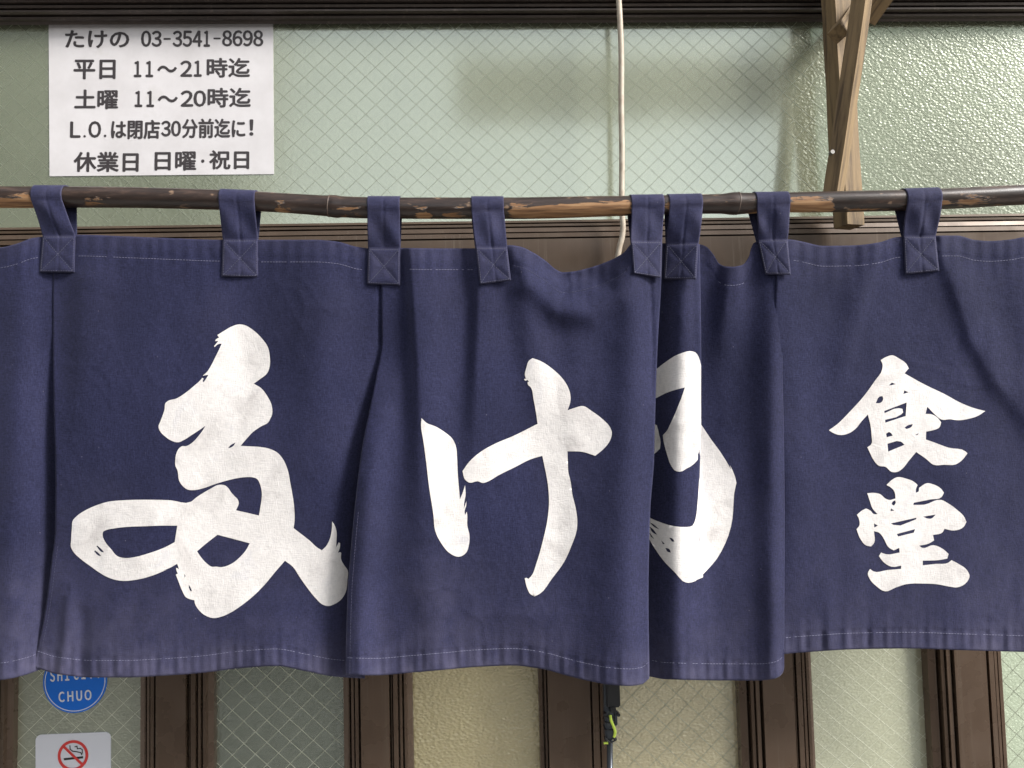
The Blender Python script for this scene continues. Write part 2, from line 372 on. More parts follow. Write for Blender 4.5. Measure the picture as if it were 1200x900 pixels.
def wires(x0, x1, z0, z1, Y, d, r, matl, parent, x_off=0.0, aspect=0.95, proud=0.0002):
    """diamond wire net: fine prisms bedded in the glass face"""
    mb = MB(); k = aspect
    span = (z1-z0)/k
    for sgn in (1, -1):
        n0 = int((x0-span)/d)-2; n1 = int((x1+span)/d)+2
        for i in range(n0, n1+1):
            xa = i*d+x_off
            pa = Vector((xa, 0, z0)); pb = Vector((xa+sgn*span, 0, z1))
            ts = [0.0, 1.0]
            dx = pb.x-pa.x
            lo = (x0-pa.x)/dx; hi = (x1-pa.x)/dx
            if lo > hi: lo, hi = hi, lo
            t0 = max(0, lo); t1 = min(1, hi)
            if t1-t0 < 0.01: continue
            seg = 14 if span > 0.2 else 8
            pts = []
            for q in range(seg+1):
                tt = t0+(t1-t0)*q/seg; p = pa.lerp(pb, tt)
                jx = 0.0008*noise.noise(Vector((p.x*8, p.z*8, sgn*3.3+i*.01))); pts.append(Vector((p.x+jx, Y-proud, p.z+jx)))
            dirv = (pts[-1]-pts[0]).normalized(); sd = Vector((-dirv.z, 0, dirv.x))
            V = []; F = []
            for p in pts:
                V += [p+sd*r, p+Vector((0, -r*0.5, 0)), p-sd*r]
            for q in range(seg):
                a = q*3
                F += [(a, a+3, a+4, a+1), (a+1, a+4, a+5, a+2)]
            mb.add(V, F)
    return mb.build('wire_mesh', matl, parent, kind='stuff')
wires(XL, XR, ZB+0.004, ZT, GY, 0.0272, 0.00022, WIRE, pane, 0.004)

# ------------------------------------------------------------------ sliding doors below
ZD0, ZD1 = 0.05, s_(350)
REF = 830
def stile(door, px0, px1, kind='double'):
    x0 = xat(px0, REF, FY); x1 = xat(px1, REF, FY); w_ = x1-x0
    if kind == 'double':
        f = [(0.0, .018), (0.0, .004), (.07, .001), (.09, .001), (.092, .013), (.125, .013), (.127, -.004), (.165, -.005), (.167, .006), (.185, .006), (.187, -.007), (.235, -.007), (.237, .008), (.27, .008), (.272, -.010),
             (.68, -.010), (.682, .008), (.705, .008), (.707, -.005), (.715, -.005), (.717, .006), (.735, .006), (.737, -.007), (.80, -.007), (.802, .007), (.825, .007), (.827, -.004), (.86, -.004), (.862, .008), (.885, .009), (.887, -.002), (.925, -.002), (.93, .006), (1.0, .009), (1.0, .018)]
    else:
        f = [(0.0, .018), (0.0, .002), (.05, .001), (.052, .010), (.075, .010), (.078, -.006), (.10, -.006), (.102, .004), (.115, .004), (.12, -.013), (.73, -.013), (.732, .006), (.765, .006), (.768, -.008), (.86, -.008), (.862, .004), (.88, .004), (.882, -.008), (.96, -.008), (.97, 0.006), (1.0, .007), (1.0, .018)]
    prof = [(x0+a*w_, y) for a, y in f] + [(x1, .045), (x0, .045)]
    return MB().prism(prof, 'z', ZD0, ZD1).build('stile', FRAME, door)
def door_pane(door, px0, px1, m, wire=True, wm=None, d=0.0292, xo=0.0, asp=0.95):
    x0 = xat(px0, REF, .018)-0.006; x1 = xat(px1, REF, .018)+0.006
    p = MB().box(x0, x1, 0.019, 0.024, ZD0+.09, ZD1-.05).build('glass_pane', m, door)
    if wire: wires(x0, x1, 0.75, 1.35, 0.019, d, 0.00030, wm or WIRE_PALE, p, xo, asp)
    return p
dl = empty('sliding_door', (xat(320, REF, 0), 0, ZD0), 'left sliding door with narrow wired panes, blue round sticker and smoking sign on it', 'sliding door')
dr = empty('sliding_door', (xat(960, REF, 0), 0, ZD0), 'right sliding door with panes tinted warm as if lit from inside, behind the slim black pole', 'sliding door')
G_D = {}  # pane tints paint in warm room light and street reflections
for k_, tint, tr in (('a', (0.46, 0.48, 0.36), .35), ('b', (0.25, 0.28, 0.22), .45), ('c', (0.88, 0.76, 0.42), .5), ('d', (0.82, 0.72, 0.44), .3), ('e', (0.66, 0.67, 0.48), .25), ('f', (0.64, 0.74, 0.54), .2)):
    G_D[k_] = glass_material('door_glass_'+k_, tint, tr, 0.75 if k_ in 'cd' else .45, 320.0 if k_ in 'cd' else 420.0, 0.9 if k_ != 'c' else 0.4, 0.12, db={'c': 0.8, 'd': 0.5}.get(k_, 0.16))
stile(dl, -72, 11); stile(dl, 163, 248); stile(dl, 402, 483); stile(dl, 632, 712, 'meeting')
stile(dr, 868, 956); stile(dr, 1092, 1182)
stile(dl, -400, -316); door_pane(dl, -316, -72, G_D['a'], xo=0.003); door_pane(dl, 11, 163, G_D['a'], xo=0.003); door_pane(dl, 248, 402, G_D['b'], xo=0.009)
door_pane(dl, 483, 632, G_D['c'], False)
door_pane(dr, 712, 868, G_D['d'], True, WIRE, xo=0.0); door_pane(dr, 956, 1092, G_D['e'], xo=0.006, asp=0.85); door_pane(dr, 1182, 1300, G_D['f'], True, WIRE, xo=0.002)
stile(dr, 1300, 1390)
for d_, a, b_ in ((dl, -400, 712), (dr, 713, 1390)):
    MB().box(xat(a, REF, 0)+.001, xat(b_, REF, 0)-.001, -0.004, 0.044, 0.012, ZD0+.10).build('bottom_rail', FRAME, d_, bevel=.002)
    MB().box(xat(a, REF, 0)+.001, xat(b_, REF, 0)-.001, -0.003, 0.044, ZD1-.06, ZD1+.001).build('top_rail', FRAME, d_, bevel=.002)

# ------------------------------------------------------------------ things inside, seen blurred through the figured glass
sh = empty('menu_board', (0.05, 0.20, 0.6), 'blurred cream board with an orange patch standing behind the middle door pane', 'board')
MB().box(-0.125, 0.075, 0.056, 0.064, 0.5, 1.30).build('board_panel', mat('cream_card', (0.80, 0.72, 0.44), 0.7)[0], sh)
MB().box(-0.01, 0.068, 0.050, 0.054, 0.6, 1.095).build('orange_patch', mat('orange_print', (0.85, 0.33, 0.10), 0.6)[0], sh)
MB().box(-0.05, 0.03, 0.050, 0.054, 1.10, 1.20).build('white_patch', mat('white_print_card', (0.70, 0.78, 0.90), 0.6)[0], sh)
cb = empty('wooden_counter', (0.9, 0.9, 0), 'warm wooden counter blurred behind the right door panes', 'counter')
MB().box(-0.2, 2.3, 0.7, 1.2, 0, 0.98).build('counter_body', DARKWOOD, cb); MB().box(-0.25, 2.35, 0.65, 1.25, 0.98, 1.02).build('counter_top', mat('pale_wood_top', (0.5, 0.36, 0.2), .5)[0], cb)

# ------------------------------------------------------------------ text helper
def text_mesh(body, x0, x1, z0, z1, Y, m, parent, name='printed_line', bold=0.0, rot=0.0):
    c = bpy.data.curves.new('t', 'FONT'); c.body = body; c.size = 1.0; c.resolution_u = 3
    o = bpy.data.objects.new('t', c); COL.objects.link(o)
    bpy.context.view_layer.update()
    dg = bpy.context.evaluated_depsgraph_get()
    me = o.evaluated_get(dg).to_mesh()
    V = np.array([v.co[:] for v in me.vertices]); F = [tuple(p.vertices) for p in me.polygons]
    o.evaluated_get(dg).to_mesh_clear(); bpy.data.objects.remove(o); bpy.data.curves.remove(c)
    mn = V.min(0); mx = V.max(0)
    U = (V-mn)/np.maximum(mx-mn, 1e-6)
    out = MB(); k = 0
    offs = [(0, 0)] if not bold else [(-bold, 0), (bold, 0), (0, -bold*.8), (0, bold*.8), (-bold*.6, bold*.6), (bold*.6, -bold*.6)]
    zc, xc = (z0+z1)/2, (x0+x1)/2
    for dx, dz in offs:
        X = x0+U[:, 0]*(x1-x0)+dx; Z = z0+U[:, 1]*(z1-z0)+dz
        if rot:
            X, Z = xc+(X-xc)*math.cos(rot)-(Z-zc)*math.sin(rot), zc+(X-xc)*math.sin(rot)+(Z-zc)*math.cos(rot)
        out.add(np.stack([X, np.full(len(X), Y-k*0.000012), Z], 1), F); k += 1
    return mesh_obj(name, out.V, out.F, m, parent)

# opening-hours notice on the transom glass
def notice():
    Y = GY-0.0010
    e = empty('hours_notice', tuple(P1(188, 206, Y)), 'white laminated notice with five black lines of opening hours on the transom glass', 'notice')
    m, t, b = mat('laminated_paper', rough=0.25)
    n = N(t, 'ShaderNodeTexNoise', Scale=20.0, Detail=6.0, Roughness=.6); L(t, geo(t), n.inputs[0])
    L(t, ramp(t, n.outputs[0], [(0.3, (0.60, 0.575, 0.575)), (0.62, (0.68, 0.655, 0.66)), (.8, (.60, .58, .56))]), b.inputs['Base Color'])
    n2 = N(t, 'ShaderNodeTexNoise', Scale=6.0, Detail=2.0); L(t, geo(t), n2.inputs[0]); bump(t, b, n2.outputs[0], .3, .006)
    c = P([57, 320, 321, 58], [28, 28, 204, 206.5], [Y]*4)
    V = list(c) + [p+np.array([0, 0.0007, 0]) for p in c]
    mesh_obj('paper', V, [(3, 2, 1, 0), (4, 5, 6, 7), (0, 1, 5, 4), (1, 2, 6, 5), (2, 3, 7, 6), (3, 0, 4, 7)], m, e)
    lam, t, b = mat('laminate_edge', (0.70, 0.70, 0.68), 0.15)
    ink = mat('black_ink', (0.045, 0.038, 0.04), 0.4)[0]
    rows = [[('たけの', 77, 151, 36, 56), ('０３', 166, 189, 36.5, 54.5), ('－', 192, 200, 44.8, 46.6), ('３５４１', 203, 248, 36.5, 54.5), ('－', 250.5, 258.5, 44.3, 46.1), ('８６９８', 261, 308, 36, 54)],
            [('平日', 87, 135, 70.5, 92.5), ('１１', 156, 182, 72, 90), ('～', 185, 207, 77.5, 84.5), ('２１', 212, 239, 71.5, 89.5), ('時迄', 243, 292.5, 68.5, 90.5)],
            [('土曜', 88, 138, 105.5, 127.5), ('１１', 157, 183, 107, 125), ('～', 185.5, 208, 112.5, 119.5), ('２０', 212.5, 241, 106.5, 124.5), ('時迄', 244, 293.5, 103.5, 125.5)],
            [('Ｌ', 83, 94, 143, 161), ('．', 98, 100.6, 158.5, 161), ('Ｏ', 104.5, 118, 142.5, 161), ('．', 122, 124.6, 158, 160.6), ('は閉店', 131, 187, 141, 162.5), ('３０', 189.5, 211.5, 142, 159.5), ('分前迄に', 214, 287, 139.5, 161.5), ('！', 293, 296.5, 140.5, 158.5)],
            [('休業日', 87, 162, 178.5, 201), ('日曜', 182, 229.5, 178, 199.5), ('・', 236, 239.6, 187, 190.6), ('祝日', 246, 291.5, 176.5, 198)]]
    for row in rows:
        for body, a, b_, t0, t1 in row:
            wordV = []; wordF = []
            chars = list(body) if body[0] in '０１２３４５６７８９' else [body]
            pw = (b_-a+1.6)/len(chars)
            for ci, ch in enumerate(chars):
                if len(chars) > 1 or ch in '０１２３４５６７８９':
                    ca, cb_ = a+ci*pw, a+(ci+1)*pw-1.6
                    if ch == '１': ca, cb_ = ca+pw*.12, ca+pw*.12+(cb_-ca)*.62
                else: ca, cb_ = a, b_
                qa = P1(ca, (t0+t1)/2, Y); qb = P1(cb_, (t0+t1)/2, Y)
                h = (P1((ca+cb_)/2, t0, Y)-P1((ca+cb_)/2, t1, Y))[2]
                zc = (qa[2]+qb[2])/2
                o = text_mesh(ch, qa[0], qb[0], zc-h/2, zc+h/2, Y-0.0003, ink, None, 'tmp', bold=0.0008 if ch not in ('－', '．', '・') else 0.0002, rot=math.atan2(qb[2]-qa[2], qb[0]-qa[0]))
                n0 = len(wordV); wordV += [tuple(v.co) for v in o.data.vertices]; wordF += [tuple(i+n0 for i in p.vertices) for p in o.data.polygons]
                bpy.data.objects.remove(o)
            mesh_obj('printed_word', wordV, wordF, ink, e)
notice()

# stickers on the left pane
def disc(mb, c, r0, r1, Y, n=64, a0=0, a1=2*math.pi):
    V = []; F = []
    for i in range(n+1):
        a = a0+(a1-a0)*i/n
        V += [(c[0]+r0*math.cos(a), Y, c[1]+r0*math.sin(a)), (c[0]+r1*math.cos(a), Y, c[1]+r1*math.sin(a))]
    for i in range(n): F.append((2*i, 2*i+1, 2*i+3, 2*i+2))
    mb.add(V, F)
def stickers():
    Y = 0.019-0.0010
    c = P1(88, 798, Y); s = (P1(125.5, 798, Y)-P1(50.5, 798, Y))[0]/2
    e = empty('round_sticker', tuple(c), 'round blue sticker with white letters on the left pane under the hem', 'sticker')
    mb = MB(); mb.prism([(c[0]+s*math.cos(i*math.pi/36), c[2]+s*math.sin(i*math.pi/36)) for i in range(72)], 'x', 0, 1)
    V = [(v[1], Y+v[0]*0.0006, v[2]) for v in mb.V]
    mesh_obj('sticker_face', V, mb.F, mat('blue_vinyl', (0.012, 0.16, 0.68), 0.3)[0], e)
    wh = mat('white_vinyl', (0.75, 0.76, 0.80), 0.35)[0]
    mb = MB(); disc(mb, (c[0], c[2]), s*0.925, s*0.95, Y-0.0002); mesh_obj('rim_line', mb.V, mb.F, wh, e)
    def tx(b_, x0, x1, y0, y1):
        q0 = P1(x0, y1, Y); q1 = P1(x1, y0, Y)
        text_mesh(b_, q0[0], q1[0], q0[2], q1[2], Y-0.0002, wh, e, 'lettering', bold=0.00045, rot=R(2))
    tx('ＣＨＵＯ', 69, 107, 809, 822); tx('ＳＨＩ', 59, 81, 784, 798.5); tx('ＣＩＴＹ', 86.5, 118, 782, 796)
    # smoking card
    e = empty('no_smoking_sign', tuple(P1(86, 900, Y)), 'white rounded card with red no smoking symbol on the left pane', 'sign')
    q = P([42, 130, 130, 42], [861, 857.5, 985, 985], [Y]*4); rr = 0.007
    pts = []
    for (cx, cz, a0) in ((q[0][0]+rr, q[0][2]-rr, 90), (q[3][0]+rr, q[3][2]+rr, 180), (q[2][0]-rr, q[2][2]+rr, 270), (q[1][0]-rr, q[1][2]-rr, 0)):
        for k in range(7):
            a = R(a0+k*15); pts.append((cx+rr*math.cos(a), cz+rr*math.sin(a)))
    mb = MB(); mb.prism(pts, 'x', 0, 1)
    mesh_obj('card', [(v[1], Y-0.0006+v[0]*0.0012, v[2]) for v in mb.V], mb.F, mat('white_card', (0.66, 0.67, 0.72), 0.35)[0], e)
    c = P1(86, 885, Y); k = (P1(130, 885, Y)-P1(42, 885, Y))[0]/88
    red = mat('red_print', (0.62, 0.045, 0.04), 0.4)[0]; blk = mat('black_print', (0.02, 0.02, 0.02), 0.4)[0]
    def poly(name, pts, m, yo):
        return mesh_obj(name, [(c[0]+a*k, Y-0.0006-yo, c[2]+b_*k) for a, b_ in pts], [tuple(range(len(pts)))], m, e)
    def line(name, pts, w, m, yo):
        mb = MB()
        for (x0, y0), (x1, y1) in zip(pts[:-1], pts[1:]):
            d = math.hypot(x1-x0, y1-y0); nx, ny = -(y1-y0)/d*w/2, (x1-x0)/d*w/2; ex, ey = (x1-x0)/d*w*.3, (y1-y0)/d*w*.3
            mb.add([(c[0]+a*k, Y-0.0006-yo, c[2]+b_*k) for a, b_ in ((x0-ex+nx, y0-ey+ny), (x0-ex-nx, y0-ey-ny), (x1+ex-nx, y1+ey-ny), (x1+ex+nx, y1+ey+ny))], [(0, 1, 2, 3)])
            yo += 0.00001
        return mesh_obj(name, mb.V, mb.F, m, e)
    line('cigarette', [(-10, -4), (7, -2.9)], 2.6, blk, .0002); line('cigarette', [(8.3, -2.8), (11, -2.6)], 2.6, blk, .0002)
    line('smoke_line', [(-3.8, 11.5), (-3.5, 7.5), (-.5, 5), (4, 4.2), (9, 3), (10.2, 0.5)], 1.3, blk, .0002)
    line('smoke_line', [(2, 10), (4.5, 10.6), (5, 7.6), (8.5, 8), (10.8, 6.2), (10.8, 2)], 1.2, blk, .0002)
    mb = MB(); disc(mb, (c[0], c[2]), 14.6*k, 17.9*k, Y-0.0010); mesh_obj('red_ring', mb.V, mb.F, red, e)
    line('red_bar', [(-11, 11), (11, -11)], 3.0, red, .00055)
stickers()

# ------------------------------------------------------------------ cable
def cr(pts, n=8):
    """Catmull-Rom through open points"""
    p = np.array([pts[0]]+list(pts)+[pts[-1]], float); out = []
    for i in range(1, len(p)-2):
        for t in np.linspace(0, 1, n, endpoint=False):
            out.append(0.5*((2*p[i])+(-p[i-1]+p[i+1])*t+(2*p[i-1]-5*p[i]+4*p[i+1]-p[i+2])*t*t+(-p[i-1]+3*p[i]-3*p[i+1]+p[i+2])*t**3))
    out.append(p[-2]); return np.array(out)
m, t, b = mat('cream_cable', rough=0.5)
n = N(t, 'ShaderNodeTexNoise', Scale=160.0, Detail=5.0, Roughness=.7); L(t, geo(t, (1, 1, .5)), n.inputs[0])
L(t, ramp(t, n.outputs[0], [(0.3, (0.34, 0.27, 0.20)), (0.55, (0.50, 0.43, 0.34)), (.75, (.58, .52, .43))]), b.inputs['Base Color'])
cp = cr([(722, -40), (725.5, 5), (728, 60), (728, 120), (728.8, 180), (728.5, 230), (728.8, 250), (730, 264), (729, 278), (725.5, 292), (720, 330), (716, 400)], 6)
pts = P(cp[:, 0], cp[:, 1], np.full(len(cp), -0.032))
cab = empty('hanging_cable', tuple(pts[0]), 'cream cable hanging down in front of the transom glass behind the pole', 'cable')
MB().tube(pts, 0.0037, 14).build('cable_sheath', m, cab, smooth=True)

# ------------------------------------------------------------------ wooden bracket
def beam(name, parent, p0, p1, w_, th, roll=0.0, m=TIMBER):
    p0 = Vector(p0); p1 = Vector(p1); d = p1-p0; ln = d.length; z = d.normalized()
    y = Vector((0, 1, 0)); x = y.cross(z).normalized(); y = z.cross(x)
    x, y = x*math.cos(roll)+y*math.sin(roll), y*math.cos(roll)-x*math.sin(roll)
    me = bpy.data.meshes.new(name); bm = bmesh.new()
    nseg = max(2, int(ln/0.03)); rings = []
    for i in range(nseg+1):
        f = i/nseg; jx = 0.0012*noise.noise(Vector((f*5, w_*99, 1))); jy = 0.0012*noise.noise(Vector((f*5, th*77, 4)))
        ring = []
        for (a, b_) in ((-1, -1), (1, -1), (1, 1), (-1, 1)):
            ring.append(bm.verts.new((a*w_/2+jx, b_*th/2+jy, f*ln)))
        rings.append(ring)
    for r0, r1 in zip(rings[:-1], rings[1:]):
        for k in range(4): bm.faces.new((r0[k], r0[(k+1) % 4], r1[(k+1) % 4], r1[k]))
    bm.faces.new(rings[0][::-1]); bm.faces.new(rings[-1])
    long_e = [e_ for e_ in bm.edges if abs((e_.verts[0].co-e_.verts[1].co).normalized().z) > .9 or len([f for f in e_.link_faces if len(f.verts) == 4]) < 2]
    bmesh.ops.bevel(bm, geom=[e_ for e_ in bm.edges if e_.calc_face_angle(0) > 1.0], offset=0.0011, segments=2, affect='EDGES')
    bmesh.ops.recalc_face_normals(bm, faces=bm.faces)
    bm.to_mesh(me); bm.free(); me.materials.append(m)
    o = bpy.data.objects.new(name, me); COL.objects.link(o)
    M = Matrix((x, y, z)).transposed().to_4x4(); M.translation = p0
    if parent: M = Matrix.Translation(-world_loc(parent)) @ M; o.parent = parent
    o.matrix_local = M
    return o
wb = empty('wooden_bracket', tuple(P1(994, 266, -0.03)), 'weathered wooden bracket of crossed timbers fixed to the frame behind the pole', 'bracket')
K = 0.00108
beam('post', wb, P1(994.5, 266, -0.045), P1(977, -60, -0.045), 0.026, 0.026, R(15))
beam('strut', wb, P1(975.5, 233, -0.080), P1(1016, -40, -0.105), 0.016, 0.019, R(38))
beam('cross_piece', wb, P1(982, 40, -0.075), P1(1006, 0, -0.02), 0.018, 0.020, R(10))
beam('brace', wb, P1(1016, 24, -0.055), P1(1060, -40, -0.10), 0.018, 0.020, R(15))
mb = MB(); c = P1(975.5, 178, -0.100)
for k in range(1): mb.tube([(c[0], c[1]-.001, c[2]), (c[0], c[1]+.006, c[2])], 0.0026, 12)
mb.build('nail_head', mat('nail_steel', (0.35, 0.33, 0.31), .4, .8)[0], wb)

# ------------------------------------------------------------------ slim black pole with clamp at the door
def black_pole():
    Y = -0.035
    e = empty('black_pole', tuple(P1(714, 1000, Y)), 'slim black pole with a clamp and a yellow-green tie standing at the door joint', 'pole')
    blk = mat('black_plastic', (0.018, 0.018, 0.020), 0.38)[0]; gm = mat('gunmetal', (0.10, 0.11, 0.125), 0.25, .6)[0]
    def bx(name, x0, x1, y0, y1, d0, d1, m, bev=.0015):
        a = P1(x0, y1, Y); b_ = P1(x1, y0, Y)
        return MB().box(a[0], b_[0], Y-d0, Y+d1, a[2], b_[2]).build(name, m, e, bevel=bev)
    bx('socket', 709.5, 723, 740, 827, .009, .009, blk); bx('socket_edge', 707.5, 710.5, 760, 832, .006, .006, gm, .0006)
    bx('clamp_body', 708.5, 719.0, 828, 864, .009, .009, gm, .002)
    bx('clamp_jaw', 718.8, 722.0, 830, 848, .008, .006, gm, .001)
    bx('collar', 713.5, 720, 825, 832, .011, .008, blk, .001)
    for y in (836, 842.5, 851): bx('band', 707.6, 718.6, y, y+1.8, .0105, .0105, blk, .0004)
    for (x, y) in ((708, 834), (723, 834), (709, 863), (719, 862)):
        c = P1(x, y, Y); MB().tube([(c[0], Y-.012, c[2]), (c[0], Y-.003, c[2])], 0.0022, 8).build('screw', blk, e)
    a = P1(714.5, 858, Y); b_ = P1(717.2, 1250, Y)
    MB().tube([a, b_], 0.0038, 16).build('tube', gm, e, smooth=True)
    yl = mat('yellow_green_tie', (0.62, 0.80, 0.10), 0.45)[0]
    cp = cr([(715.3, 838), (716, 844), (718.5, 850), (720.6, 856), (720.6, 860), (719.5, 864)], 6)
    MB().tube(P(cp[:, 0], cp[:, 1], np.full(len(cp), Y-.014)), 0.0017, 10).build('tie', yl, e, smooth=True)
    cp = cr([(707.5, 871), (710, 870.5), (712.5, 871)], 4)
    MB().tube(P(cp[:, 0], cp[:, 1], np.full(len(cp), Y-.009)), 0.0014, 8).build('tie', yl, e, smooth=True)
    cp = cr([(718, 864), (721, 867), (716, 870), (712, 868), (709, 864)], 6)
    MB().tube(P(cp[:, 0], cp[:, 1], np.full(len(cp), Y-.012)), 0.0009, 8).build('cord', blk, e, smooth=True)
black_pole()

# ------------------------------------------------------------------ the curtain pole
Y0 = -0.14
def ipl(pts, x):
    a = np.array(pts, float); return np.interp(x, a[:, 0], a[:, 1])
def spl(pts, x):
    """smooth monotone-safe interpolation of a function table"""
    a = np.array(pts, float); xs, ys = a[:, 0], a[:, 1]
    h = np.diff(xs); dl_ = np.diff(ys)/h; mm = np.zeros(len(xs))
    for i in range(1, len(xs)-1):
        if dl_[i-1]*dl_[i] > 0: mm[i] = 2*dl_[i-1]*dl_[i]/(dl_[i-1]+dl_[i])
    mm[0] = dl_[0]; mm[-1] = dl_[-1]
    x = np.clip(x, xs[0], xs[-1]); i = np.clip(np.searchsorted(xs, x)-1, 0, len(h)-1)
    t = (x-xs[i])/h[i]
    return (2*t**3-3*t**2+1)*ys[i]+(t**3-2*t**2+t)*h[i]*mm[i]+(-2*t**3+3*t**2)*ys[i+1]+(t**3-t**2)*h[i]*mm[i+1]
POLEY = [(-200, 232), (0, 231), (100, 231), (200, 232.5), (300, 236), (350, 239), (395, 242), (430, 243.5), (500, 244), (600, 244), (700, 242), (780, 240), (860, 238.5), (940, 237), (1000, 236), (1100, 233), (1200, 228), (1400, 220)]
POLED = [(-200, 23.5), (0, 24.5), (200, 23), (330, 22.5), (380, 23.5), (394, 26), (400, 24), (500, 24.5), (640, 24.5), (800, 21.5), (845, 22.5), (860, 26), (866, 25), (872, 24), (900, 22.5), (1000, 24), (1200, 23.5), (1400, 23)]
def pole_center(px): return P(px, spl(POLEY, px), np.full(len(px), Y0))
def pole_r(px):
    px = np.asarray(px, float)
    a = P(px, spl(POLEY, px)-spl(POLED, px)/2, np.full(len(px), Y0)); b_ = P(px, spl(POLEY, px)+spl(POLED, px)/2, np.full(len(px), Y0))
    return (a-b_)[:, 2]/2
px = np.linspace(-120, 1330, 291); n = 40
C = pole_center(px); RR = pole_r(px)
V = []; chip = []
for i in range(len(px)):
    for k in range(n):
        a = 2*math.pi*k/n
        r = RR[i]*(1+0.02*noise.noise(Vector((px[i]*.02, math.cos(a), math.sin(a)))))
        V.append((C[i][0], C[i][1]-r*math.cos(a), C[i][2]+r*math.sin(a)))
        low = max(0.0, math.cos(a+R(58)))   # faces front-below
        x = px[i]; c_ = -0.02
        for (x0, x1, am) in ((-50, 52, .17), (95, 150, -.02), (270, 300, .03), (320, 345, .07), (480, 512, .15), (588, 745, .14), (776, 800, .10), (866, 982, .15), (1050, 1110, .06), (1110, 1210, -.02), (150, 262, -.04), (392, 432, .03), (512, 552, .03), (982, 1050, .02)):
            c_ += (am+.07)*max(0, min(1, (x-x0)/12, (x1-x)/12))
        chip.append(c_ if c_ < 0.02 else (c_+0.05)*(0.35+0.75*low)-0.03*(1-low) - (0.16 if low < .2 else 0))
F = [(i*n+k, i*n+(k+1) % n, (i+1)*n+(k+1) % n, (i+1)*n+k) for i in range(len(px)-1) for k in range(n)]
F += [tuple(range(n)), tuple(range((len(px)-1)*n, len(px)*n))[::-1]]
pe = empty('curtain_pole', tuple(C[145]), 'thin dark lacquered pole with worn tan patches carrying the navy curtain', 'pole')
po = mesh_obj('pole_shaft', V, F, POLE, pe, smooth=True)
at = po.data.attributes.new('chip', 'FLOAT', 'POINT'); at.data.foreach_set('value', np.array(chip, 'f'))
# grooved node ring of the cane near the seventh loop
def node_ring(x):
    c = pole_center(np.array([x, x+1.0])); r = pole_r(np.array([x]))[0]
    V = []; F = []
    prof_ = [(-.0009, -.0003), (-.0005, .0003), (.0, .0005), (.0005, .0003), (.0009, -.0003)]
    for (dx, dr) in prof_:
        for k in range(28):
            a = 2*math.pi*k/28; V.append((c[0][0]+dx+.0012*math.sin(a), c[0][1]-(r+dr)*math.cos(a), c[0][2]+(r+dr)*math.sin(a)))
    for i in range(4):
        for k in range(28): F.append((i*28+k, i*28+(k+1) % 28, (i+1)*28+(k+1) % 28, (i+1)*28+k))
    mesh_obj('node_ring', V, F, mat('worn_node', (0.10, 0.07, 0.055), .5)[0], pe, smooth=True)
node_ring(864); node_ring(386)

# ------------------------------------------------------------------ the curtain (noren)
noren = empty('shop_curtain', tuple(P1(600, 240, Y0)), 'navy blue shop curtain with large white brushed characters hanging from a dark pole', 'curtain')

def vnoise(x, y, s, seed=0):
    """smooth value noise, vectorised"""
    X = x/s+seed*17.3; Y_ = y/s+seed*5.7; xi = np.floor(X).astype(int); yi = np.floor(Y_).astype(int); fx = X-xi; fy = Y_-yi
    fx = fx*fx*(3-2*fx); fy = fy*fy*(3-2*fy)
    def h(a, b_):
        v = np.sin(a*127.1+b_*311.7+seed*74.7)*43758.5453; return v-np.floor(v)
    return (h(xi, yi)*(1-fx)*(1-fy)+h(xi+1, yi)*fx*(1-fy)+h(xi, yi+1)*(1-fx)*fy+h(xi+1, yi+1)*fx*fy)*2-1

def fold(x, y, path):
    """ridge along a polyline of (x, y, width_left, width_right, height_mm)"""
    p = np.array(path, float); best = np.full(x.shape, 1e9); H = np.zeros(x.shape)
    for a, b_ in zip(p[:-1], p[1:]):
        d = b_[:2]-a[:2]; l2 = (d**2).sum(); t = np.clip(((x-a[0])*d[0]+(y-a[1])*d[1])/l2, 0, 1)
        qx = a[0]+t*d[0]; qy = a[1]+t*d[1]; dist = np.hypot(x-qx, y-qy)
        side = (x-qx)*d[1]-(y-qy)*d[0]       # positive: right of a downward path
        w_ = np.where(side > 0, a[3]+t*(b_[3]-a[3]), a[2]+t*(b_[2]-a[2]))
        amp = a[4]+t*(b_[4]-a[4])
        h = amp*np.exp(-(dist/w_)**2)
        upd = dist < best; H = np.where(upd, h, H); best = np.minimum(best, dist)
    return H

P1L = [(270, 62), (400, 62), (480, 63), (560, 65), (620, 64.5), (660, 60), (720, 52), (785, 38.5), (820, 32)]
P2L = [(270, 447), (345, 447), (400, 447.5), (440, 441), (480, 433), (520, 425), (560, 419.5), (600, 415), (650, 410.5), (700, 407), (790, 405), (820, 405)]
P2R = [(270, 776.5), (330, 775), (400, 771), (480, 768), (540, 766.5), (600, 762), (700, 760), (790, 761), (820, 761)]
P3R = [(270, 925), (330, 921), (380, 917), (430, 917), (500, 918.5), (600, 919.5), (785, 919), (820, 919)]
def off(tab, d): return [(a, b_+d) for a, b_ in tab]
T_ALL = [(-80, 294), (-20, 291), (0, 290), (18, 286), (40, 278.5), (62, 276.5), (92, 275), (150, 277), (200, 279), (260, 281), (303, 281), (370, 281), (395, 283), (420, 289.5), (447, 292), (470, 290.5), (510, 291), (553, 291), (575, 290), (598, 287.3),
         (610, 289), (625, 296), (640, 306), (652, 316), (660, 319), (672, 318), (690, 314), (715, 305), (732, 295), (740, 286), (776, 285), (818, 286)]
T3 = [(740, 286), (776, 285), (818, 286), (827, 288.5), (836, 298), (843, 309), (850, 312), (858, 312.5), (870, 310.5), (878, 300), (882, 286), (890, 282), (925, 281)]
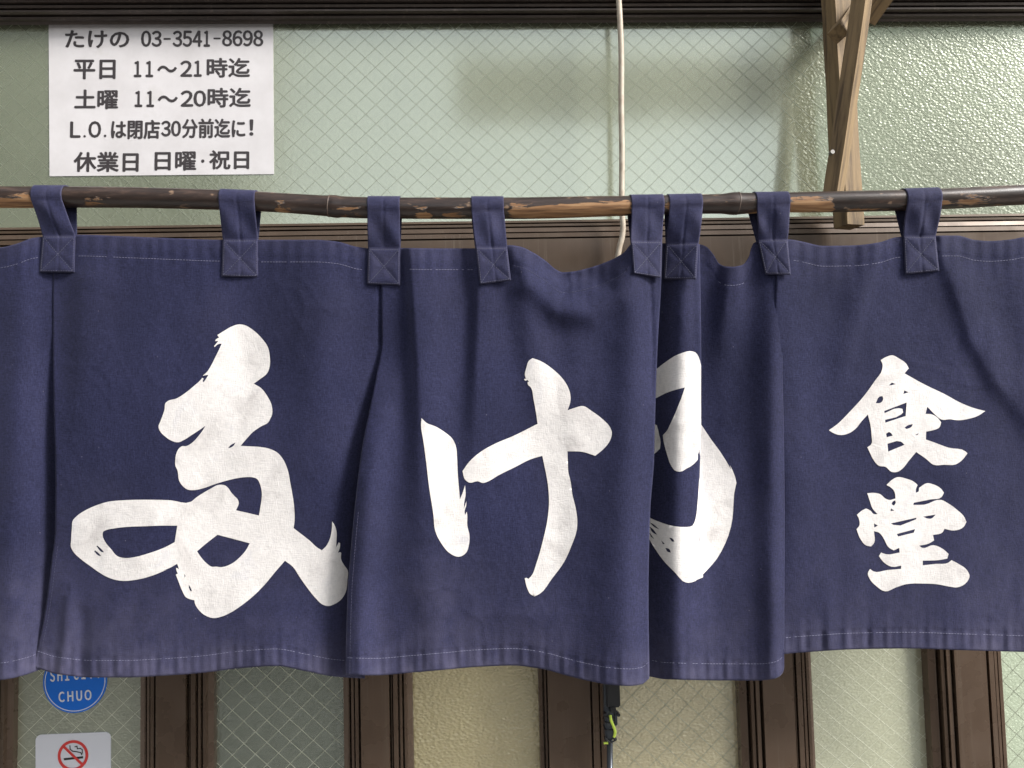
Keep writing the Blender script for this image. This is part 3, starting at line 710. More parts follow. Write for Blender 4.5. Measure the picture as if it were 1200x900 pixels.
T4 = [(890, 282), (924, 280.5), (940, 283), (965, 288), (1000, 287.5), (1030, 284), (1050, 278), (1060, 277), (1100, 276), (1122, 276), (1142, 281), (1160, 282.3), (1185, 280.5), (1200, 278), (1300, 278)]

def folds_P0(x, y):
    d = fold(x, y, [(22, 290, 30, 22, 5), (20, 420, 30, 24, 8), (12, 600, 30, 30, 12), (0, 800, 32, 34, 15)])
    d += -22/(1+np.exp(-(x-58+0.0*y)/7.0))*np.clip((y-390)/140, 0, 1)
    d += fold(x, y, [(-30, 300, 16, 20, 4), (-35, 800, 16, 20, 6)])
    return d
def folds_P1(x, y):
    d = fold(x, y, [(372, 285, 34, 34, 3), (374, 360, 36, 36, 7), (374, 460, 38, 36, 6), (368, 560, 40, 34, 3), (360, 640, 40, 30, 0)])
    d += fold(x, y, [(150, 300, 60, 60, 4), (165, 500, 70, 70, 4), (150, 780, 70, 60, 5)])
    d += fold(x, y, [(330, 690, 40, 50, 0), (330, 780, 40, 45, 8)])
    d += fold(x, y, [(70, 330, 14, 20, -1), (74, 420, 14, 20, -1.5), (74, 480, 10, 16, 0)])
    d += fold(x, y, [(100, 330, 16, 24, 3), (95, 450, 16, 26, 2), (90, 560, 16, 26, 0)])
    d += fold(x, y, [(284, 330, 34, 34, -2.5), (290, 430, 30, 30, -2), (300, 520, 30, 30, 0)])
    # cloth slips back behind the next panel
    e_ = spl(P2L, y)
    d += -15*np.exp(-((x-e_-16)/22)**2)*np.clip((y-395)/110, 0, 1)
    d += fold(x, y, [(447, 300, 4, 4, -1), (447, 400, 4, 4, -1.5)])
    d += fold(x, y, [(80, 700, 5, 9, 2), (72, 790, 5, 9, 3)]) + fold(x, y, [(98, 720, 8, 8, -2), (96, 790, 8, 9, -2.5)])
    return d
def folds_P2(x, y):
    d = fold(x, y, [(482, 290, 7, 44, 6), (486, 360, 8, 44, 9), (491, 430, 10, 42, 9.5), (494, 500, 14, 38, 8), (496, 570, 20, 36, 5.5), (498, 640, 26, 34, 3), (500, 720, 34, 34, 1)])
    d += fold(x, y, [(562, 290, 8, 40, 5.5), (562, 360, 9, 44, 6.5), (560, 430, 11, 46, 6.5), (558, 500, 15, 44, 5), (556, 570, 20, 40, 2.5), (556, 640, 24, 40, 0)])
    d += fold(x, y, [(604, 292, 16, 26, 7), (622, 330, 16, 22, 7), (652, 362, 16, 18, 7), (690, 366, 18, 16, 6), (722, 345, 18, 14, 5), (742, 305, 14, 14, 4)])
    d += fold(x, y, [(655, 322, 12, 16, -3), (700, 325, 12, 16, -3)])
    d += fold(x, y, [(612, 340, 18, 20, 6), (628, 420, 20, 20, 4), (640, 500, 20, 24, 0)])
    d += fold(x, y, [(672, 380, 40, 60, 3), (680, 480, 42, 60, 5), (690, 600, 40, 50, 3), (700, 760, 40, 30, 0)])
    d += fold(x, y, [(744, 300, 18, 22, 5), (742, 400, 26, 22, 8), (738, 520, 30, 24, 10), (732, 640, 34, 26, 10), (730, 800, 40, 28, 11)])
    e_ = spl(P2L, y)
    d += 9*np.exp(-((x-e_-14)/20)**2)*np.clip((y-420)/140, 0, 1)
    d += fold(x, y, [(600, 720, 60, 60, 0), (600, 790, 60, 60, -7)])
    d += fold(x, y, [(500, 640, 22, 18, 0), (508, 720, 24, 18, 3), (512, 790, 22, 18, 3)])
    d += fold(x, y, [(762.5, 326, 1.8, 1.8, -1.6), (765, 400, 1.8, 1.8, -1.6), (765, 470, 1.8, 1.8, -.8)])
    d += 6*np.clip((y-430)/200, 0, 1)
    return d
def folds_P4(x, y):
    d = fold(x, y, [(908, 300, 6, 26, 5), (912, 400, 8, 34, 8), (918, 500, 12, 38, 8), (930, 600, 18, 36, 5), (940, 720, 24, 34, 2)])
    d += fold(x, y, [(1026, 290, 20, 12, 5), (1008, 350, 20, 12, 5.5), (992, 410, 20, 12, 4), (982, 470, 16, 14, 0)])
    d += fold(x, y, [(1104, 292, 12, 26, 5), (1122, 340, 12, 28, 7), (1142, 400, 12, 30, 7), (1172, 450, 14, 30, 7), (1225, 510, 16, 30, 4)])
    d += fold(x, y, [(1070, 330, 26, 26, -4), (1080, 400, 30, 30, -3), (1090, 480, 30, 30, 0)])
    d += fold(x, y, [(1190, 300, 20, 30, 3), (1210, 400, 20, 30, 5), (1230, 560, 24, 30, 3)])
    d += fold(x, y, [(1120, 560, 70, 50, 3), (1120, 780, 70, 50, 4)]) + fold(x, y, [(1010, 640, 16, 16, 0), (1000, 700, 16, 14, 2.5), (985, 765, 14, 14, 2.5)])
    d += fold(x, y, [(968, 650, 12, 12, 0), (972, 720, 12, 12, 2.5), (975, 770, 12, 10, 2.5)])
    d -= 5*np.clip((y-330)/100, 0, 1)
    return d
def folds_P3(x, y):
    d = fold(x, y, [(862, 300, 14, 22, 8), (856, 335, 14, 22, 9), (850, 375, 14, 22, 6), (846, 420, 16, 20, 2), (842, 470, 18, 18, 0)])
    return d

COLS3 = {  # pixel column and depth (mm, + towards the street) at heights of the third panel
    'y': [280, 420, 500, 560, 620, 700, 800],
    'x': [[745, 745, 745, 745, 742, 740, 740], [774, 771, 768, 766, 762, 761, 762], [798, 796, 794, 792, 790, 790, 790], [812, 814, 813, 811, 808, 806, 806], [820, 821.8, 821.6, 819.8, 819.2, 820, 821],
          [814, 815, 816, 818, 821.5, 828, 830], [818, 819, 820, 824, 828, 838, 840], [845, 845, 846, 848, 850, 856, 858], [876, 876, 878, 880, 880, 884, 886], [903, 903, 904, 904, 904, 905, 906]],
    'd': [[-26, -26, -26, -26, -26, -26, -26], [-14, -14, -13, -12, -12, -13, -14], [5, 7, 8, 8, 8, 7, 6], [5, 6.5, 7, 6.5, 6.5, 5.5, 4], [1, 2.5, 2.5, 1.5, .5, -.5, -1.5],
          [-18, -18, -15, -9, -4, -3.5, -3.5], [-20, -19, -17, -12, -7, -6, -6], [-16, -15, -13, -10, -7, -6, -6], [-10, -8, -6, -4, -2, -2, -2], [-1, 4, 6, 7, 7, 7, 7]],
    'R': [3, 2, 2, 2, 2, 2, 2]}
def cols3(y):
    """control columns (x, d) at heights y; last one follows the free right edge"""
    y = np.asarray(y, float); ys = COLS3['y']
    X = [spl(list(zip(ys, r)), y) for r in COLS3['x']] + [spl(P3R, y)]
    D = [spl(list(zip(ys, r)), y) for r in COLS3['d']] + [spl(list(zip(ys, COLS3['R'])), y)]
    return np.stack(X, -1), np.stack(D, -1)
def crom(A, u):
    """Catmull-Rom over last axis at parameters u (same leading shape)"""
    nC = A.shape[-1]; i = np.clip(np.floor(u).astype(int), 0, nC-2); t = u-i
    g = lambda k: np.take_along_axis(A, np.clip(i+k, 0, nC-1)[..., None], -1)[..., 0]
    p0, p1, p2, p3 = g(-1), g(0), g(1), g(2)
    return 0.5*(2*p1+(p2-p0)*t+(2*p0-5*p1+4*p2-p3)*t*t+(3*p1-p0-3*p2+p3)*t**3)

class Panel:
    mul = 1.45
    def __init__(s, Lt, Rt, T, B, fn, base=0.0, seed=1, pitch=2.6):
        s.Lt, s.Rt, s.T, s.B, s.fn, s.base, s.seed, s.pitch = Lt, Rt, T, B, fn, base, seed, pitch
    def detail(s, x, y):
        hb = spl(s.B, x)-y                                    # distance above the hem edge
        ht = y-spl(s.T, x)
        d = 0.9*vnoise(x, y*0.45, 46, s.seed)+0.45*vnoise(x, y*0.6, 21, s.seed+3)+0.16*vnoise(x, y*.8, 9, s.seed+5)
        c1_ = 1-np.abs(vnoise(x*.9+y*.35, y*0.5-x*.2, 34, s.seed+13))*2.2; c2_ = 1-np.abs(vnoise(x*.8-y*.4, y*0.5+x*.25, 27, s.seed+17))*2.6
        msk = np.clip(vnoise(x, y, 90, s.seed+21)+.25, 0, 1)
        d += (0.55*np.clip(c1_, 0, 1)**4+0.45*np.clip(c2_, 0, 1)**4)*msk
        ph = x/2.75+1.5*vnoise(x, y*0, 60, s.seed+9)
        d += np.exp(-np.clip(hb-22, 0, None)**2/500)*np.clip(hb/4, 0.3, 1)*0.95*(np.sin(ph)*(0.6+0.6*vnoise(x, y*0, 33, s.seed+2))+0.5*np.sin(ph*1.73+1))*np.where(hb < 23, 1, .38)
        d += np.exp(-np.clip(ht-10, 0, None)**2/700)*0.45*np.sin(x/2.5+2.2*vnoise(x, y*0, 40, s.seed+11))
        d += -0.7*np.exp(-((hb-22)/1.8)**2) - 0.5*np.exp(-((ht-22)/1.8)**2)
        return d
    def depth(s, x, y, sheet=None): return s.base+s.mul*s.fn(x, y)+s.detail(x, y)
    def grid(s):
        xm = [b_ for a, b_ in s.Lt]; xM = [b_ for a, b_ in s.Rt]
        nu = int((max(xM)-min(xm))/s.pitch); nv = int(520/s.pitch)
        u, v = np.meshgrid(np.linspace(0, 1, nu), np.linspace(0, 1, nv))
        y = 285+500*v
        for _ in range(6):
            x = spl(s.Lt, y)*(1-u)+spl(s.Rt, y)*u
            y = spl(s.T, x)*(1-v)+spl(s.B, x)*v
        return x, y, s.depth(x, y)
class Panel3(Panel):
    def depth(s, x, y, sheet='C'):
        shp = x.shape; xf = x.ravel(); yf = y.ravel(); X, D = cols3(yf)
        M_ = 160; out = np.zeros(len(xf))
        us = np.linspace(0, 4.6, 70) if sheet == 'A' else np.linspace(4, X.shape[-1]-1, M_)
        U = np.broadcast_to(us, (len(xf), len(us)))
        Xs = crom(np.repeat(X[:, None, :], len(us), 1), U); Ds = crom(np.repeat(D[:, None, :], len(us), 1), U)
        for i in range(len(xf)):
            a = Xs[i]; k = 0
            if sheet == 'C': k = int(np.argmin(a))
            e_ = int(np.argmax(a))+1 if sheet == 'A' else len(a)
            am = np.maximum.accumulate(a[k:e_]); out[i] = np.interp(xf[i], am, Ds[i][k:e_])
        w_ = 0.0 if sheet == 'A' else 1.0
        return (s.base+out+1.3*w_*s.fn(xf, yf)+s.detail(xf, yf)*0.8).reshape(shp)
    def grid(s):
        nu = 120; nv = int(520/s.pitch); nC = 10
        u, v = np.meshgrid(np.linspace(0, nC, nu), np.linspace(0, 1, nv))
        y = 285+500*v
        for _ in range(6):
            X, D = cols3(y.ravel()); x = crom(X, u.ravel()).reshape(u.shape); d = crom(D, u.ravel()).reshape(u.shape)
            # the folded-under part keeps the height of the front fold
            y = spl(s.T, x)*(1-v)+spl(s.B, x)*v
        w_ = np.clip((u-5)/1.0, 0, 1)
        return x, y, s.base+d+1.3*w_*s.fn(x, y)+s.detail(x, y)*0.8
B0 = [(-80, 800), (0, 797), (30, 791), (50, 784), (80, 778)]
B1 = [(30, 781), (39, 782), (67, 790), (110, 794), (147, 794), (190, 792), (233, 789), (283, 783), (323, 780.5), (360, 787), (393, 793), (440, 796)]
B2 = [(400, 790), (410, 791), (440, 791.5), (480, 788.5), (520, 785), (560, 781.5), (600, 780), (635, 784), (665, 792), (690, 798), (715, 802.5), (738, 804), (752, 802), (761, 795)]
B3 = [(740, 790), (762, 793), (780, 796), (850, 797.5), (890, 797.5), (905, 796), (913, 793), (917.5, 788), (919.5, 781)]
B4 = [(880, 775), (920, 766.5), (950, 764), (1000, 761), (1060, 760), (1130, 762), (1200, 764), (1300, 766)]
PAN = {
    0: Panel([(270, -90), (820, -100)], off(P1L, 16), T_ALL, B0, folds_P0, -1, 1),
    1: Panel(P1L, off(P2L, 22), T_ALL, B1, folds_P1, 0, 2),
    2: Panel(P2L, P2R, T_ALL, B2, folds_P2, 1.5, 3),
    3: Panel3(None, None, T3, B3, folds_P3, -1, 4),
    4: Panel([(270, 912), (330, 910), (400, 905), (820, 898)], [(270, 1290), (820, 1290)], T4, B4, folds_P4, -1, 5)}
PAN[1].mul = 1.45; PAN[2].mul = 1.6; PAN[4].mul = 0.75; PAN[0].mul = 1.2
# above the slits the panels are one cloth: pull neighbours together near the seam
SEAM = {}
def sheet_mesh(name, x, y, d, m, parent, lift=0.0):
    nv, nu = x.shape
    V = P(x.ravel(), y.ravel(), Y0-(d.ravel()+lift)/1000)
    F = [(r*nu+c, (r+1)*nu+c, (r+1)*nu+c+1, r*nu+c+1) for r in range(nv-1) for c in range(nu-1)]
    return mesh_obj(name, V, F, m, parent, smooth=True)
def set_wear(o, w_):
    a = o.data.attributes.new('wear', 'FLOAT', 'POINT'); a.data.foreach_set('value', np.clip(w_.ravel(), 0, 1).astype('f'))
def solid(o, th, off_=-1):
    md = o.modifiers.new('thickness', 'SOLIDIFY'); md.thickness = th; md.offset = off_

def stitches(pan, f, x0, x1, parent, sheet='C', m=None, step=3.4, ln=2.5, wd=0.26):
    """running stitches along y = f(x)"""
    mb = MB(); xs = np.arange(x0, x1, step)
    xa = xs; xb = xs+ln; ya, yb = f(xa), f(xb)
    da = pan.depth(xa, ya, sheet)+0.35; db = pan.depth(xb, yb, sheet)+0.35
    for dy0, dy1 in ((-wd, wd),):
        A = P(xa, ya-wd, Y0-da/1000); B_ = P(xa, ya+wd, Y0-da/1000); C_ = P(xb, yb+wd, Y0-db/1000); D_ = P(xb, yb-wd, Y0-db/1000)
    for i in range(len(xs)):
        if random.random() < 0.06: continue
        mid = np.array([0, -0.0002, 0])
        mb.add([A[i], B_[i], C_[i], D_[i], (A[i]+B_[i])/2+mid, (C_[i]+D_[i])/2+mid], [(0, 4, 5, 3), (4, 1, 2, 5)])
    o = mesh_obj('stitching', mb.V, mb.F, m or THREAD, parent, kind='stuff'); return o

panels = {}
for k, pn in PAN.items():
    x, y, d = pn.grid()
    o = sheet_mesh('cloth_panel', x, y, d, CLOTH, noren)
    hb = spl(pn.B, x)-y; ht = y-spl(pn.T, x)
    pucker = vnoise(x, y*0.2, 9, k+20)
    wr = 0.46*np.exp(-(np.clip(hb, 0, None)/28)**1.5)*(0.75+0.5*pucker) + 0.20*np.exp(-(np.clip(hb, 0, None)/120)**2)
    wr += 0.02 + 0.16*np.exp(-(np.clip(ht, 0, None)/16)**2)
    if k in (0, 1): wr += 0.26*np.exp(-(np.clip(hb-10, 0, None)/110)**2)*np.clip(1-(x-60)/260, 0, 1)
    if k == 2: wr += 0.2*np.exp(-((x-510)/32)**2)*np.exp(-(np.clip(hb, 0, None)/110)**2)
    wr += 0.07*vnoise(x, y, 70, k+30)
    set_wear(o, wr); solid(o, 0.0009, 1 if False else -1)
    o['label'] = ['leftmost panel cut by the frame edge', 'panel with the large looping character', 'panel with the two-stroke character', 'narrow folded panel with half hidden character', 'right panel with two small characters'][k]
    panels[k] = o
def hemline(pn, up_): return lambda x: spl(pn.B, x)-up_
def topline(pn, dn): return lambda x: spl(pn.T, x)+dn
stitches(PAN[0], hemline(PAN[0], 20), -60, 46, panels[0]); stitches(PAN[0], topline(PAN[0], 24), -60, 44, panels[0])
stitches(PAN[1], hemline(PAN[1], 20), 44, 402, panels[1]); stitches(PAN[1], topline(PAN[1], 25), 92, 258, panels[1]); stitches(PAN[1], topline(PAN[1], 26), 306, 428, panels[1])
stitches(PAN[2], hemline(PAN[2], 20), 407, 758, panels[2]); stitches(PAN[2], topline(PAN[2], 25), 480, 554, panels[2]); stitches(PAN[2], topline(PAN[2], 24), 602, 735, panels[2], m=THREAD_DARK)
stitches(PAN[3], hemline(PAN[3], 19.5), 764, 818, panels[3], 'A'); stitches(PAN[3], hemline(PAN[3], 19.5), 822, 914, panels[3]); stitches(PAN[3], topline(PAN[3], 22), 842, 872, panels[3])
stitches(PAN[4], hemline(PAN[4], 19), 921, 1220, panels[4]); stitches(PAN[4], topline(PAN[4], 24), 930, 1054, panels[4]); stitches(PAN[4], topline(PAN[4], 24), 1104, 1220, panels[4])
def vstitch(pan, k, xf, y0, y1, sheet='C', m=None):
    mb = MB(); ys = np.arange(y0, y1, 3.6); yb = ys+2.5; xa, xb = xf(ys), xf(yb)
    da = pan.depth(xa, ys, sheet)+.35; db = pan.depth(xb, yb, sheet)+.35
    A = P(xa-.3, ys, Y0-da/1000); B_ = P(xa+.3, ys, Y0-da/1000); C_ = P(xb+.3, yb, Y0-db/1000); D_ = P(xb-.3, yb, Y0-db/1000)
    for i in range(len(ys)): mb.add([A[i], B_[i], C_[i], D_[i]], [(0, 1, 2, 3)])
    mesh_obj('stitching', mb.V, mb.F, m or THREAD_DARK, panels[k], kind='stuff')
vstitch(PAN[1], 1, lambda y: spl(P1L, y)+5, 640, 784); vstitch(PAN[2], 2, lambda y: spl(P2L, y)+5, 600, 788)

# ---- loops over the pole
LOOPS = [  # left/right pixel at pole, at seam row, at patch bottom; seam y, bottom y left/right; offset of the back strap
    (43, 78.5, 50, 88.5, 46, 87.5, 277, 319, 319.5, 13), (260, 301.5, 261, 302, 259.5, 303, 281.5, 324, 325, 4), (432, 469.5, 431.3, 469, 430.3, 469, 291.5, 333, 334.5, 1), (552.5, 590, 557.5, 594.5, 562.3, 599, 290.5, 333.5, 328.5, -2),
    (738, 776, 739.5, 776, 742.5, 775, 283.5, 320.5, 326, -3), (782, 820.5, 780.5, 818.5, 778, 816, 286, 327, 327.5, -3), (883, 921.5, 888, 923, 897, 927, 281.5, 321.5, 322, -9), (1057, 1097, 1058.5, 1096.5, 1060.5, 1101, 277.5, 321.5, 317.5, -9)]
def fitD(pn, u, v, b0, b1, c0, c1, ys, yl, yr):
    key = (b0, ys)
    if key not in _fit:
        uu, vv = np.meshgrid(np.linspace(0, 1, 10), np.linspace(0, 1, 10)); uu = uu.ravel(); vv = vv.ravel()
        xl = b0+(c0-b0)*vv; xr = b1+(c1-b1)*vv; x = xl+(xr-xl)*uu; y = ys+2+((yl-ys)*(1-uu)+(yr-ys)*uu)*vv
        dd = pn.depth(x, y); A = np.stack([np.ones(100), uu, vv], 1); co = np.linalg.lstsq(A, dd, rcond=None)[0]
        _fit[key] = (co, min(5.0, (dd-A@co).max()))
    co, mx = _fit[key]
    return co[0]+co[1]*u+co[2]*v+mx+1.6
_fit = {}
class Over:
    """topmost cloth where two panels meet under a loop"""
    def __init__(s, *parts): s.parts = parts
    def depth(s, x, y, sheet=None):
        r = np.full(x.shape, -99.0)
        for pn_, sh_, a, b_ in s.parts:
            d = pn_.depth(x, y, sh_); r = np.maximum(r, np.where((x >= a) & (x <= b_), d, -99))
        return r
def loop(k, dat):
    a0, a1, b0, b1, c0, c1, ys, yl, yr, bo = dat
    nu = 26; u = np.linspace(0, 1, nu); rows = []; wear = []
    # patch sewn on the panel
    cx = (b0+b1+c0+c1)/4
    pn = [Over((PAN[0], 'C', 0, 62), (PAN[1], 'C', 62, 999)), PAN[1], Over((PAN[1], 'C', 0, 447), (PAN[2], 'C', 447, 999)), PAN[2], PAN[2], Over((PAN[3], 'A', 0, 999)), Over((PAN[3], 'C', 0, 914), (PAN[4], 'C', 910, 999)), PAN[4]][k]
    nP = 28
    for i in range(nP+1):
        v = 1-i/nP     # 1 bottom .. 0 seam
        xl = b0+(c0-b0)*v; xr = b1+(c1-b1)*v; x = xl+(xr-xl)*u; y = ys+((yl-ys)*(1-u)+(yr-ys)*u)*v
        q = np.full(nu, 3.6)+1.2*math.sin(k*2.1)*np.sin(u*5+k)
        if k in (0,): q = q+0.0
        D = fitD(pn, u, v, b0, b1, c0, c1, ys, yl, yr)
        ed = np.minimum(np.minimum(u, 1-u)*38, np.minimum(v, 1-v)*42)
        dg = np.minimum(abs(u-v), abs(u-(1-v)))*28
        puff = 1.3*np.clip(np.minimum(ed, dg)/5.5, 0, 1)**.6
        lipe = -1.0*np.exp(-(ed/0.8)**2)
        d = D+puff+lipe+0.35*vnoise(x, y, 11, k+40)+0.8*np.sin(u*math.pi*1.2+k)+(-0.8*np.exp(-((u-.52)*38/1.2)**2) if k in (0, 1, 3, 4, 5, 6, 7) else 0)
        rows.append(P(x, y, Y0-d/1000)); wear.append(.20+.25*np.exp(-(ed/1.3)**2)+.1*vnoise(x, y, 14, k))
    # strap from the seam up to the pole
    x_mid = (a0+a1)/2
    pc = pole_center(a0+(a1-a0)*u); pr = pole_r(a0+(a1-a0)*u)+0.0013
    top0 = rows[-1].copy()
    thetas = np.radians(np.linspace(-28, 200, 26))
    th0 = thetas[0]
    start = pc+np.stack([np.zeros(nu), -pr*math.cos(th0), pr*math.sin(th0)], 1)
    for i in range(1, 13):
        s = i/13.0
        e_ = s*s*(3-2*s)*.35+s*.65
        row = top0*(1-e_)+start*e_
        row[:, 1] += -0.0012*math.sin(math.pi*s)*np.cos((u-.5)*2)+0.0013*np.sin(u*(6+k % 4)+k*1.7+s*(2+k % 3))*math.sin(math.pi*s)+0.0012*vnoise(u*38, u*0+s*30, 13, k+60)*math.sin(math.pi*s)
        row[:, 1] += 0.0007*np.exp(-((u-.5)*38/1.2)**2)
        rows.append(row); wear.append(.16+.22*np.exp(-(np.minimum(u, 1-u)*38/1.3)**2)+.12*vnoise(u*38, u*0+s*40, 12, k+3))
    for j, th in enumerate(thetas):
        f = j/(len(thetas)-1)
        row = pc+np.stack([np.full(nu, bo*0.00095*max(0, f-.4)/.6*.4), -pr*math.cos(th)+0.0007*np.exp(-((u-.5)*38/1.2)**2)*math.cos(th), pr*math.sin(th)], 1)
        rows.append(row); wear.append(.20+.25*np.exp(-(np.minimum(u, 1-u)*38/1.3)**2)+.12*vnoise(u*38, u*0+j*4, 12, k+6))
    last = rows[-1].copy()
    end = P(b0+(b1-b0)*u+bo*.15, np.full(nu, ys+4.0), Y0+0.006+np.zeros(nu))
    for i in range(1, 11):
        s = i/10; row = last*(1-s)+end*s; rows.append(row); wear.append(np.full(nu, .12))
    G = np.array(rows); nv = len(rows)
    F = [(r*nu+c, r*nu+c+1, (r+1)*nu+c+1, (r+1)*nu+c) for r in range(nv-1) for c in range(nu-1)]
    o = mesh_obj('fabric_loop', G.reshape(-1, 3), F, STRAP, noren, smooth=True)
    set_wear(o, np.array(wear)); solid(o, 0.0012, -1)
    # thread: across the seam row, down the border
    mb = MB()
    def st(p, q):
        p = np.array(p); q = np.array(q); dd = q-p; s = np.array([-dd[2], 0, dd[0]]); s = s/max(1e-9, np.linalg.norm(s))*0.00028; o_ = np.array([0, -0.0005, 0])
        mb.add([p+s+o_, p-s+o_, q-s+o_, q+s+o_], [(0, 1, 2, 3)])
    def gp(r, c): 
        r = min(max(r, 0), nv-1.001); c = min(max(c, 0), nu-1.001); i, j = int(r), int(c); fr, fc = r-i, c-j
        return (G[i, j]*(1-fc)+G[i, j+1]*fc)*(1-fr)+(G[i+1, j]*(1-fc)+G[i+1, j+1]*fc)*fr
    def run(r0, c0_, r1, c1_, n_):
        for i in range(n_):
            f0 = i/n_; f1 = (i+.62)/n_
            st(gp(r0+(r1-r0)*f0, c0_+(c1_-c0_)*f0), gp(r0+(r1-r0)*f1, c0_+(c1_-c0_)*f1))
    run(1.2, 1, 1.2, nu-2, 13); run(nP-.6, 1, nP-.6, nu-2, 13); run(1.5, 1.2, nP-1, 1.2, 14); run(1.5, nu-2.2, nP-1, nu-2.2, 14)
    run(1.5, 1.5, nP-1, nu-2.5, 18); run(1.5, nu-2.5, nP-1, 1.5, 18)
    mesh_obj('stitching', mb.V, mb.F, mat('slate_thread', (0.085, 0.085, 0.13), .8)[0] if k == 0 else bpy.data.materials['slate_thread'], o, kind='stuff')
for k, dat in enumerate(LOOPS): loop(k, dat)

# ---- brushed characters, printed on the cloth
def T(org, s, pts): return [(org[0]+a/s, org[1]+b_/s) for a, b_ in pts]
def smooth_closed(pts, n=4, corner=52):
    p = np.array(pts, float); m_ = len(p)
    keep = [i for i in range(m_) if np.hypot(*(p[i]-p[i-1])) > 0.12]; p = p[keep]; m_ = len(p)
    tan = np.zeros((m_, 2, 2))
    for i in range(m_):
        a = p[i]-p[i-1]; b_ = p[(i+1) % m_]-p[i]
        ang = abs(math.degrees(math.atan2(a[0]*b_[1]-a[1]*b_[0], (a*b_).sum())))
        la, lb = np.hypot(*a), np.hypot(*b_)
        if ang > corner: tan[i, 0] = a/la; tan[i, 1] = b_/lb
        else:
            t_ = a/la*lb+b_/lb*la; t_ = t_/max(1e-9, np.hypot(*t_)); tan[i, 0] = t_; tan[i, 1] = t_
    out = []
    for i in range(m_):
        j = (i+1) % m_; q = np.hypot(*(p[j]-p[i])); t0 = tan[i, 1]*q; t1 = tan[j, 0]*q; nn = max(1, min(n, int(q/1.5)))
        for t in np.linspace(0, 1, nn, endpoint=False):
            out.append((2*t**3-3*t**2+1)*p[i]+(t**3-2*t**2+t)*t0+(-2*t**3+3*t**2)*p[j]+(t**3-t**2)*t1)
    return [tuple(o) for o in out]
def inside(px_, py_, poly):
    r = np.zeros(len(px_), bool); n_ = len(poly); j = n_-1
    for i in range(n_):
        xi, yi = poly[i]; xj, yj = poly[j]
        if yi != yj:
            c = ((yi > py_) != (yj > py_)) & (px_ < (xj-xi)*(py_-yi)/(yj-yi)+xi); r ^= c
        j = i
    return r
def character(outers, holes, k, sheet='C', step=4.5, parent=None, label=None, raw=False):
    polys = [smooth_closed(o) if not raw else o for o in outers]; hp = [smooth_closed(h, 3) for h in holes]
    vs = []; es = []
    for pl in polys+hp:
        n0 = len(vs); vs += [Vector(q) for q in pl]; es += [(n0+i, n0+(i+1) % len(pl)) for i in range(len(pl))]
    A = np.array([q for pl in polys for q in pl]); x0, y0 = A.min(0); x1, y1 = A.max(0)
    gx, gy = np.meshgrid(np.arange(x0+1, x1, step), np.arange(y0+1, y1, step)); gx = gx.ravel()+np.tile([0], 1); gy = gy.ravel()
    ins = np.zeros(len(gx), bool)
    for pl in polys: ins |= inside(gx, gy, pl)
    vs += [Vector((a, b_)) for a, b_ in zip(gx[ins], gy[ins])]
    r = delaunay_2d_cdt(vs, es, [], 0, 1e-4)
    VV = np.array([v[:] for v in r[0]]); FF = np.array([f for f in r[2] if len(f) == 3])
    c = VV[FF].mean(1); keep = np.zeros(len(FF), bool)
    for pl in polys: keep |= inside(c[:, 0], c[:, 1], pl)
    for h in hp: keep &= ~inside(c[:, 0], c[:, 1], h)
    FF = FF[keep]; used = np.unique(FF); rm = -np.ones(len(VV), int); rm[used] = np.arange(len(used)); VV = VV[used]; FF = rm[FF]
    d = PAN[k].depth(VV[:, 0].copy(), VV[:, 1].copy(), sheet)
    W = P(VV[:, 0], VV[:, 1], Y0-(d+(0.36 if k == 3 and sheet == 'C' else 0.5))/1000)
    # orient to the street (-Y)
    n_ = np.cross(W[FF[:, 1]]-W[FF[:, 0]], W[FF[:, 2]]-W[FF[:, 0]]); fl = n_[:, 1] > 0; FF[fl] = FF[fl][:, ::-1]
    o = mesh_obj('printed_character', W, FF, PRINT, panels[k], smooth=True)
    if label: o['label'] = label
    return o
R1 = lambda p: T((180, 375), 7.5, p)
R2 = lambda p: T((180, 490), 7.5, p)
R3 = lambda p: T((80, 570), 7.5, p)
R4 = lambda p: T((200, 560), 10, p)
R5 = lambda p: T((190, 620), 7.5, p)
R6 = lambda p: T((300, 590), 6.925, p)
